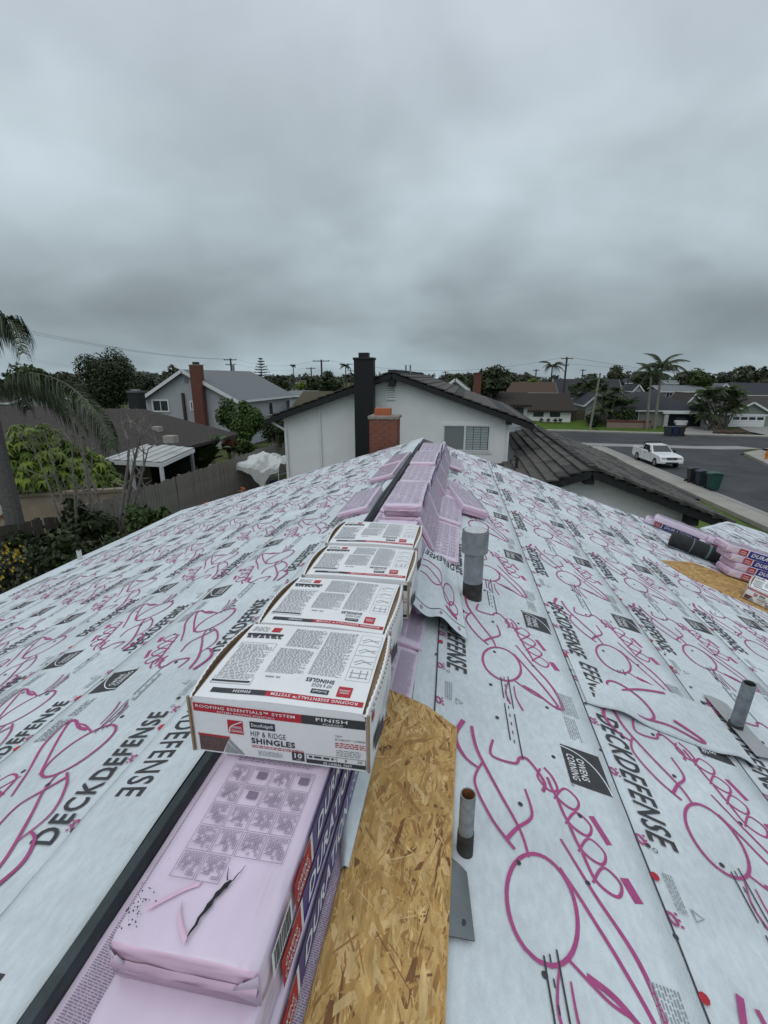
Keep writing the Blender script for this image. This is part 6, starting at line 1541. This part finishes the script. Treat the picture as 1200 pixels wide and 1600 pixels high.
# individual trees in the middle distance
mid = [('rounded dark tree right of the brick chimney', 768, 600, 62, 2.6, L_dark), ('green tree left of the brick chimney', 722, 597, 58, 1.6, L_mid), ('dark tree behind the brick chimney', 752, 598, 70, 2.4, L_dark),
  ('olive tree on the skyline above the rust brown roof', 800, 592, 130, 3, L_olive), ('bright green tree beside the rust brown roof', 832, 598, 112, 1.8, L_lime), ('dark round tree right of the tall utility pole', 963, 585, 140, 3, L_olive),
  ('greyish tree at the skyline right of the twin palms', 1085, 595, 120, 4, L_olive), ('brownish bare topped tree at the right skyline', 1135, 590, 130, 2.4, L_far), ('broad dark tree at the right skyline', 1178, 592, 135, 5, L_olive),
  ('dark tree behind the twin palms', 1010, 597, 118, 4, L_dark), ('mid green tree under the right skyline', 1098, 597, 112, 3, L_mid), ('green tree at the left edge behind the palm fronds', 55, 600, 46, 2.6, L_mid), ('pale dry tree behind the palm fronds', 45, 588, 60, 2.4, L_red),
  ('dark tree left of the grey far house', 437, 600, 100, 2.6, L_dark), ('yellow green shrub tree by the mossy roof', 470, 603, 90, 1.5, L_lime), ('dark tree behind the mossy roof', 508, 605, 80, 3.2, L_dark), ('small dark tree beside the spiky palm', 520, 600, 95, 2.4, L_olive),
  ('hillside tree behind the big evergreen', 110, 598, 100, 4, L_olive), ('hillside tree right of the big evergreen', 232, 598, 110, 4.2, L_far), ('dark tree below the slate roof', 905, 612, 98, 2.4, L_dark)]
for i, (lb, px, py, Y, rd, ms) in enumerate(mid):
    c = at_y(px, py, Y); g_ = gz(c.x, Y); tree('leafy_tree', lb, 'tree', (c.x, Y, min(g_, c.z - 1)), 3, (rd, rd * .9, rd * .8), 1500, .12 * rd, ms, 100 + i, .15, 10, cz=c.z - min(g_, c.z - 1))
# wooded hills on the horizon
mb = MB(); r = random.Random(77)
for i in range(430):
    Y = r.uniform(130, 420); px = r.uniform(-150, 1350); p = at_y(px, 590, Y)
    hh = r.uniform(1.6, 4.4) * (1 if r.random() < .85 else 1.4); g_ = gz(p.x, Y)
    leaves(mb, (p.x, Y, g_ + hh * .55), (hh * r.uniform(.7, 1.3), hh, hh * .62), 60, hh * .22, r, 5, .3)
for i in range(60):
    x = r.uniform(-420, 480); Y = r.uniform(300, 520); g_ = gz(x, Y); h_ = r.uniform(4, 7); leaves(mb, (x, Y, g_ + 2), (h_ * 2.5, h_, h_ * .8), 160, 1.6, r, 8, .3)
mb.build('distant_woods', L_far, kind='stuff', fixn=False)

# ------------------------------------------------------------------ poles and wires
def pole(label, px, pyt, Y, r=.15, arms=((0, 2.4),), m=M_pole, lean=0, name='utility_pole', tr=False):
    t = at_y(px, pyt, Y); z0 = gz(t.x, Y); o = thing(name, label, 'pole', (t.x, Y, z0)); MB().tube([(t.x - lean, Y, z0 - .5), (t.x, Y, t.z)], [r * 1.25, r], 9).build('post', m, o)
    for dz, L in arms:
        MB().box(t.x - L / 2, t.x + L / 2, Y - .17 - .12, Y - .16, t.z - .35 - dz, t.z - .2 - dz).build('cross_arm', m, o)
        for k in (-.45, -.15, .15, .45): MB().tube([(t.x + L * k, Y - .22, t.z - .2 - dz), (t.x + L * k, Y - .22, t.z - .04 - dz)], .05, 6).build('insulator', M_galv, o)
    if tr: MB().tube([(t.x + .4, Y, t.z - 2.3), (t.x + .4, Y, t.z - 1.3)], .28, 10).build('transformer', M_galv, o)
    return t
t1 = pole('tall dark utility pole above the slate roof at the right', 886, 558, 100, .17, ((0, 2.2), (1.2, .9)))
pole('pale leaning wooden street pole at the kerb of the far lawn', 938, 583, 70.6, .13, (), M_poletan, .55, 'street_pole')
t2 = pole('dark utility pole with double arms left of the black chimney', 502, 562, 95, .17, ((0, 3.4),), tr=False)
t3 = pole('shorter utility pole just left of the double armed pole', 486, 574, 125, .16, ((0, 2.6),))
t4 = pole('utility pole with two cross arms above the grey house roof', 360, 560, 90, .16, ((0, 2.6), (.9, 2.0)), tr=True)
t5 = pole('far small pole on the skyline right of the spiky palm', 548, 578, 150, .15, ((0, 2.2),))
for i, (px, py, Y, nm) in enumerate(((696, 580, 130, 'far pole above the white house roof'), (838, 577, 130, 'far pole left of the broad palm'), (911, 577, 150, 'small pole right of the tall dark pole'), (1172, 583, 150, 'far pole at the right skyline'), (1187, 587, 160, 'rightmost far pole on the skyline'), (983, 585, 140, 'far pole left of the twin palms'), (770, 585, 160, 'far pole right of the brick chimney'))):
    pole(nm, px, py, Y, .15, ((0, 1.6),))
def wire(label, a, b, sag, r=.022, mid_=8):
    a = Vector(a); b = Vector(b); P = [a.lerp(b, i / mid_) - Vector((0, 0, sag * 4 * (i / mid_) * (1 - i / mid_))) for i in range(mid_ + 1)]
    o = MB().tube(P, r, 4).build('power_line', M_black); tag(o, label, 'wire', 'overhead wires'); return o
s0 = at_y(-120, 478, 38)
for k, nm in enumerate(('top', 'middle', 'lowest')): wire(nm + ' wire from the left edge to the pole above the grey house', s0 + Vector((.3 * k, 0, -.30 * k)), t4 + Vector((-1.1 + .8 * k, -.22, -.1 - .05 * k)), 1.0, .012)
for k in range(2): wire(['upper', 'lower'][k] + ' faint wire above the big evergreen at the left', at_y(20, 555 + 4 * k, 80), at_y(330, 600, 110), .6, .015)
wire('wire between the grey house pole and the double armed pole', t4 + Vector((1, 0, -.1)), t2 + Vector((-1.2, 0, -.1)), 1.2, .016)
wire('lower wire between the grey house pole and the double armed pole', t4 + Vector((.8, 0, -1)), t3 + Vector((-1, 0, -.1)), 1.0, .016)
wire('wire from the double armed pole towards the tall right pole', t2 + Vector((1.4, 0, -.1)), t1 + Vector((-1, 0, -.1)), 2.2, .022, 14)
wire('wire from the tall right pole to the right edge', t1 + Vector((1, 0, -.1)), at_y(1290, 598, 150), 1.2, .024)
wire('lower wire from the tall right pole to the right edge', t1 + Vector((.4, 0, -1.2)), at_y(1290, 585, 130), .8, .018)

# ------------------------------------------------------------------ pickup truck
def pickup(label, loc, rz):
    o = thing('pickup_truck', label, 'pickup truck', (0, 0, 0)); Wd = 1.84; h = Wd / 2
    P_ = mat('car_white', (.72, .73, .73), .25, .02, 3, spec=.6)
    M_tyre = mat('tyre', (.018, .018, .019), .85, .2, 20); M_dk = mat('dark_plastic', (.022, .023, .024), .6)
    M_cg = mat('car_glass', (.018, .022, .025), .05, .1, 2, spec=.8)
    # front is at -y; profile (y,z) of one side, with wheel arches
    def arch(cy, r=.40, n=8): return [(cy + r * math.cos(a), .36 + r * math.sin(a)) for a in [math.pi - math.pi * i / n for i in range(n + 1)]]
    ZB, ZS = .36, 1.02
    low = [(-2.60, .42), (-2.62, .70), (-2.52, .92), (-2.2, 1.01), (-1.25, 1.08), (-.85, 1.10), (1.0, 1.08), (1.02, 1.06), (2.62, 1.06), (2.66, .5), (2.3, .36)]
    prof = low + arch(1.62)[::-1] + [(1.15, .32), (-1.2, .32)] + arch(-1.68)[::-1] + [(-2.2, .36)]
    bd = MB()
    n = len(prof)
    sec = []
    for x, ins in ((-h, .03), (-h + .05, 0), (h - .05, 0), (h, .03)):
        cyc = []
        for y, z in prof: cyc.append((x, y * (1 - ins * .25), z - (ins * .6 if z > .9 else 0)))
        sec.append(cyc)
    V = [p for c_ in sec for p in c_]
    bd.add(V, [(s * n + i, s * n + (i + 1) % n, (s + 1) * n + (i + 1) % n, (s + 1) * n + i) for s in range(3) for i in range(n)] + [tuple(range(n))[::-1], tuple(3 * n + i for i in range(n))])
    bd.build('body', P_, o)
    # bed opening
    MB().box(-h + .12, h - .12, 1.12, 2.52, 1.03, 1.064).build('bed_floor', M_dk, o)
    for s in (-1, 1): MB().box(s * (h - .06) - .05, s * (h - .06) + .05, 1.06, 2.64, 1.06, 1.16).build('bed_rail', P_, o, bevel=.02)
    MB().box(-h + .02, h - .02, 2.56, 2.65, 1.06, 1.16).build('tailgate', P_, o, bevel=.02)
    # cab
    c = MB(); B = [(-h + .06, -1.02, 1.08), (h - .06, -1.02, 1.08), (h - .06, 1.03, 1.08), (-h + .06, 1.03, 1.08)]; Tt = [(-h + .24, -.30, 1.64), (h - .24, -.30, 1.64), (h - .24, .82, 1.66), (-h + .24, .82, 1.66)]
    c.add(B + Tt, [(4, 5, 6, 7), (0, 1, 5, 4), (1, 2, 6, 5), (2, 3, 7, 6), (3, 0, 4, 7)]); c.build('cab', P_, o, bevel=.05)
    def quad(a, b, c_, d, u0, u1, v0, v1, off):
        a, b, c_, d = map(Vector, (a, b, c_, d)); nn = (b - a).cross(d - a).normalized() * off
        f = lambda u, v: (a.lerp(b, u)).lerp(d.lerp(c_, u), v) + nn
        return [f(u0, v0), f(u1, v0), f(u1, v1), f(u0, v1)]
    MB().slab([v for v in quad(B[0], B[1], Tt[1], Tt[0], .06, .94, .10, .92, .022)], .012).build('windscreen', M_cg, o)
    for s, (a, b, cc, d) in ((1, (B[1], B[2], Tt[2], Tt[1])), (-1, (B[3], B[0], Tt[0], Tt[3]))):
        for u0, u1 in ((.22, .60), (.64, .90)) if s > 0 else ((.10, .36), (.40, .78)):
            m = MB(); q = quad(a, b, cc, d, u0, u1, .16, .86, .022); q2 = [p - Vector((s * .012, 0, 0)) for p in q]; m.add(q + q2, [(0, 1, 2, 3), (7, 6, 5, 4), (0, 4, 5, 1), (1, 5, 6, 2), (2, 6, 7, 3), (3, 7, 4, 0)]); m.build('side_window', M_cg, o)
        m = MB(); m.box(s * (h + .12) - .09, s * (h + .12) + .09, -.86, -.74, 1.10, 1.27); m.build('mirror', M_dk, o, bevel=.02)
        MB().box(s * (h + .005) - .012, s * (h + .005) + .012, .05, .22, .92, .96).build('door_handle', M_dk, o)
        for y in (-.95, .30, 1.03): MB().box(s * (h + .001) - .004, s * (h + .001) + .004, y - .006, y + .006, .42, 1.05).build('door_gap', M_dk, o)
        MB().box(s * .62 - .20, s * .62 + .20, -2.60, -2.48, .72, .90).build('headlight', mat('lamp_glass', (.45, .47, .48), .1, .1, 10, spec=.8), o, bevel=.03)
        MB().tube([(s * .66, -2.64, .52), (s * .66, -2.60, .52)], .07, 10).build('fog_lamp', M_dk, o)
        for y in (-1.68, 1.62):
            w = MB().tube([(s * (h - .21), y, .355), (s * (h + .01), y, .355)], .355, 22).build('wheel', M_tyre, o)
            MB().tube([(s * (h + .008), y, .355), (s * (h + .018), y, .355)], [.22, .19], 16).build('rim', M_galv, w)
        MB().tube([(s * .7, 1.05, 1.1), (s * .7, 1.10, 1.75)], .025, 6).build('rack_post', M_black, o)
    MB().box(-.40, .40, -2.63, -2.52, .70, .90).build('grille', M_dk, o, bevel=.02)
    for z in (.76, .83): MB().box(-.39, .39, -2.64, -2.62, z, z + .018).build('grille_bar', M_galv, o)
    MB().tube([(0, -2.645, .80), (0, -2.63, .80)], .055, 14).build('badge', M_galv, o)
    MB().box(-h + .03, h - .03, -2.70, -2.46, .40, .64).build('bumper', P_, o, bevel=.05)
    MB().box(-.5, .5, -2.712, -2.69, .42, .53).build('lower_intake', M_dk, o); 
    pl = MB().box(-.16, .16, -2.722, -2.712, .54, .64).build('number_plate', M_white, o)
    MB().tube([(-.72, 1.08, 1.75), (.72, 1.08, 1.75)], .03, 6).build('rack_bar', M_black, o); MB().tube([(-.72, 1.08, 1.62), (.72, 1.08, 1.62)], .02, 6).build('rack_bar', M_black, o)
    for k in (-.35, 0, .35): MB().tube([(k, 1.08, 1.62), (k, 1.08, 1.75)], .015, 5).build('rack_post', M_black, o)
    o.location = loc; o.rotation_euler = (0, 0, rz); return o
pickup('white extended cab pickup truck parked at the near kerb with a ladder rack', (16.62, 44.35, 0.0), .10)

# ------------------------------------------------------------------ wheeled bins
def bin_(label, x, y, z, col, rz, group, s=1.0):
    m = mat('bin_%s' % col[0], col[1], .5, .15, 8, spec=.4); o = thing('wheelie_bin', label, 'bin', (0, 0, 0), group)
    b = MB(); lo, hi = (.46 * s, .50 * s), (.60 * s, .66 * s)
    P = []
    for (w, d), zz_ in (((lo[0], lo[1]), .08), ((hi[0], hi[1]), .95 * s), ((hi[0] + .06, hi[1] + .06), .95 * s), ((hi[0] + .06, hi[1] + .06), 1.02 * s)):
        P += [(-w / 2, -d / 2, zz_), (w / 2, -d / 2, zz_), (w / 2, d / 2, zz_), (-w / 2, d / 2, zz_)]
    F = [(3, 2, 1, 0), (12, 13, 14, 15)]
    for k in range(3): F += [(4 * k + i, 4 * k + (i + 1) % 4, 4 * k + 4 + (i + 1) % 4, 4 * k + 4 + i) for i in range(4)]
    b.add(P, F); b.build('body', m, o, bevel=.025)
    l = MB(); l.grid(lambda a, c: ((a - .5) * (hi[0] + .1), (c - .5) * (hi[1] + .12), 1.025 * s + .09 * math.sin(math.pi * c) ** .7 * (.75 + .25 * math.sin(math.pi * a))), 8, 8); l.build('lid', m, o, smooth=True)
    MB().tube([(-.24 * s, .42 * s, .98 * s), (.24 * s, .42 * s, .98 * s)], .02, 8).build('handle', m, o)
    for sx in (-1, 1): MB().tube([(sx * .22 * s, .28 * s, .13), (sx * .30 * s, .28 * s, .13)], .13, 14).build('wheel', M_black, o)
    o.location = (x, y, z); o.rotation_euler = (0, 0, rz); return o
bin_('black wheelie bin, farthest of the three at the near kerb', 16.05, 35.9, .01, ('black', (.02, .021, .023)), 1.55, 'bins at the near kerb', 1.05)
bin_('navy wheelie bin in the middle of the three at the near kerb', 16.20, 34.9, .01, ('navy', (.022, .028, .045)), 1.6, 'bins at the near kerb', 1.05)
bin_('dark green wheelie bin, nearest of the three at the near kerb', 16.40, 33.75, .01, ('green', (.015, .065, .05)), 1.45, 'bins at the near kerb', 1.12)
for i, (px, c, nm) in enumerate(((1042, ('slate', (.035, .045, .048)), 'slate green'), (1053, ('royal', (.02, .03, .09)), 'blue'), (1063, ('brown', (.03, .027, .026)), 'dark brown'))):
    p = at_z(px, 681, 0); bin_(nm + ' wheelie bin at the far kerb before the open garage', p.x, p.y, .0, c, -1.5, 'bins at the far kerb', 1.12)

# low brick planter, dog figure, rock border, hydrant
bp = thing('brick_planter', 'low red brick planter before the dark roofed house', 'planter', tuple(at_z(980, 662, .6)))
a, b = at_y(949, 656, 73.9), at_y(1020, 657, 73.6); L = (b.x - a.x)
bm_ = MB().box(-.105, .105, -.05, .05, 0, .066).mesh('brick', M_brick2); MB().box(a.x, b.x, 73.85, 74.2, 0, a.z - .0).build('core', M_mortar, bp)
for row in range(4):
    for i in range(int(L / .225)): inst(bm_, 'brick', bp, (a.x + .11 + i * .225 + (row % 2) * .08, 73.84, a.z - .30 + row * .076))
hy = thing('orange_hydrant', 'orange fire hydrant on the far street corner', 'hydrant', tuple(at_z(1197, 715, .13)))
p = at_z(1197, 717, .13); m = mat('hydrant_orange', (.55, .20, .02), .5, .1, 10)
MB().tube([p, p + Vector((0, 0, .05)), p + Vector((0, 0, .05)), p + Vector((0, 0, .55)), p + Vector((0, 0, .66)), p + Vector((0, 0, .74))], [.17, .17, .11, .11, .12, .04], 14).build('body', m, hy)
MB().tube([p + Vector((-.2, 0, .42)), p + Vector((.2, 0, .42))], .06, 10).build('nozzle', m, hy); MB().tube([p + Vector((0, -.18, .40)), p + Vector((0, 0, .40))], .075, 10).build('outlet', m, hy)
rb = thing('rock_border', 'border of reddish rocks at the foot of the dense palm clump', 'rocks', tuple(at_z(1140, 673, .2)))
r = random.Random(6)
for i in range(16):
    p = at_z(1118 + i * 3.0 + r.uniform(-1, 1), 675.5 + .25 * abs(i - 8) * -.4 + r.uniform(-.5, 1), .25); mb = MB(); s = r.uniform(.3, .55)
    mb.grid(lambda u, v_: (p.x + s * math.cos(6.283 * u) * math.sin(math.pi * v_) * (1 + .2 * nz(u * 3, v_ * 3, i)), p.y + s * .8 * math.sin(6.283 * u) * math.sin(math.pi * v_), p.z + s * .6 * math.cos(math.pi * v_)), 8, 5); mb.build('rock', M_rustroof, rb)
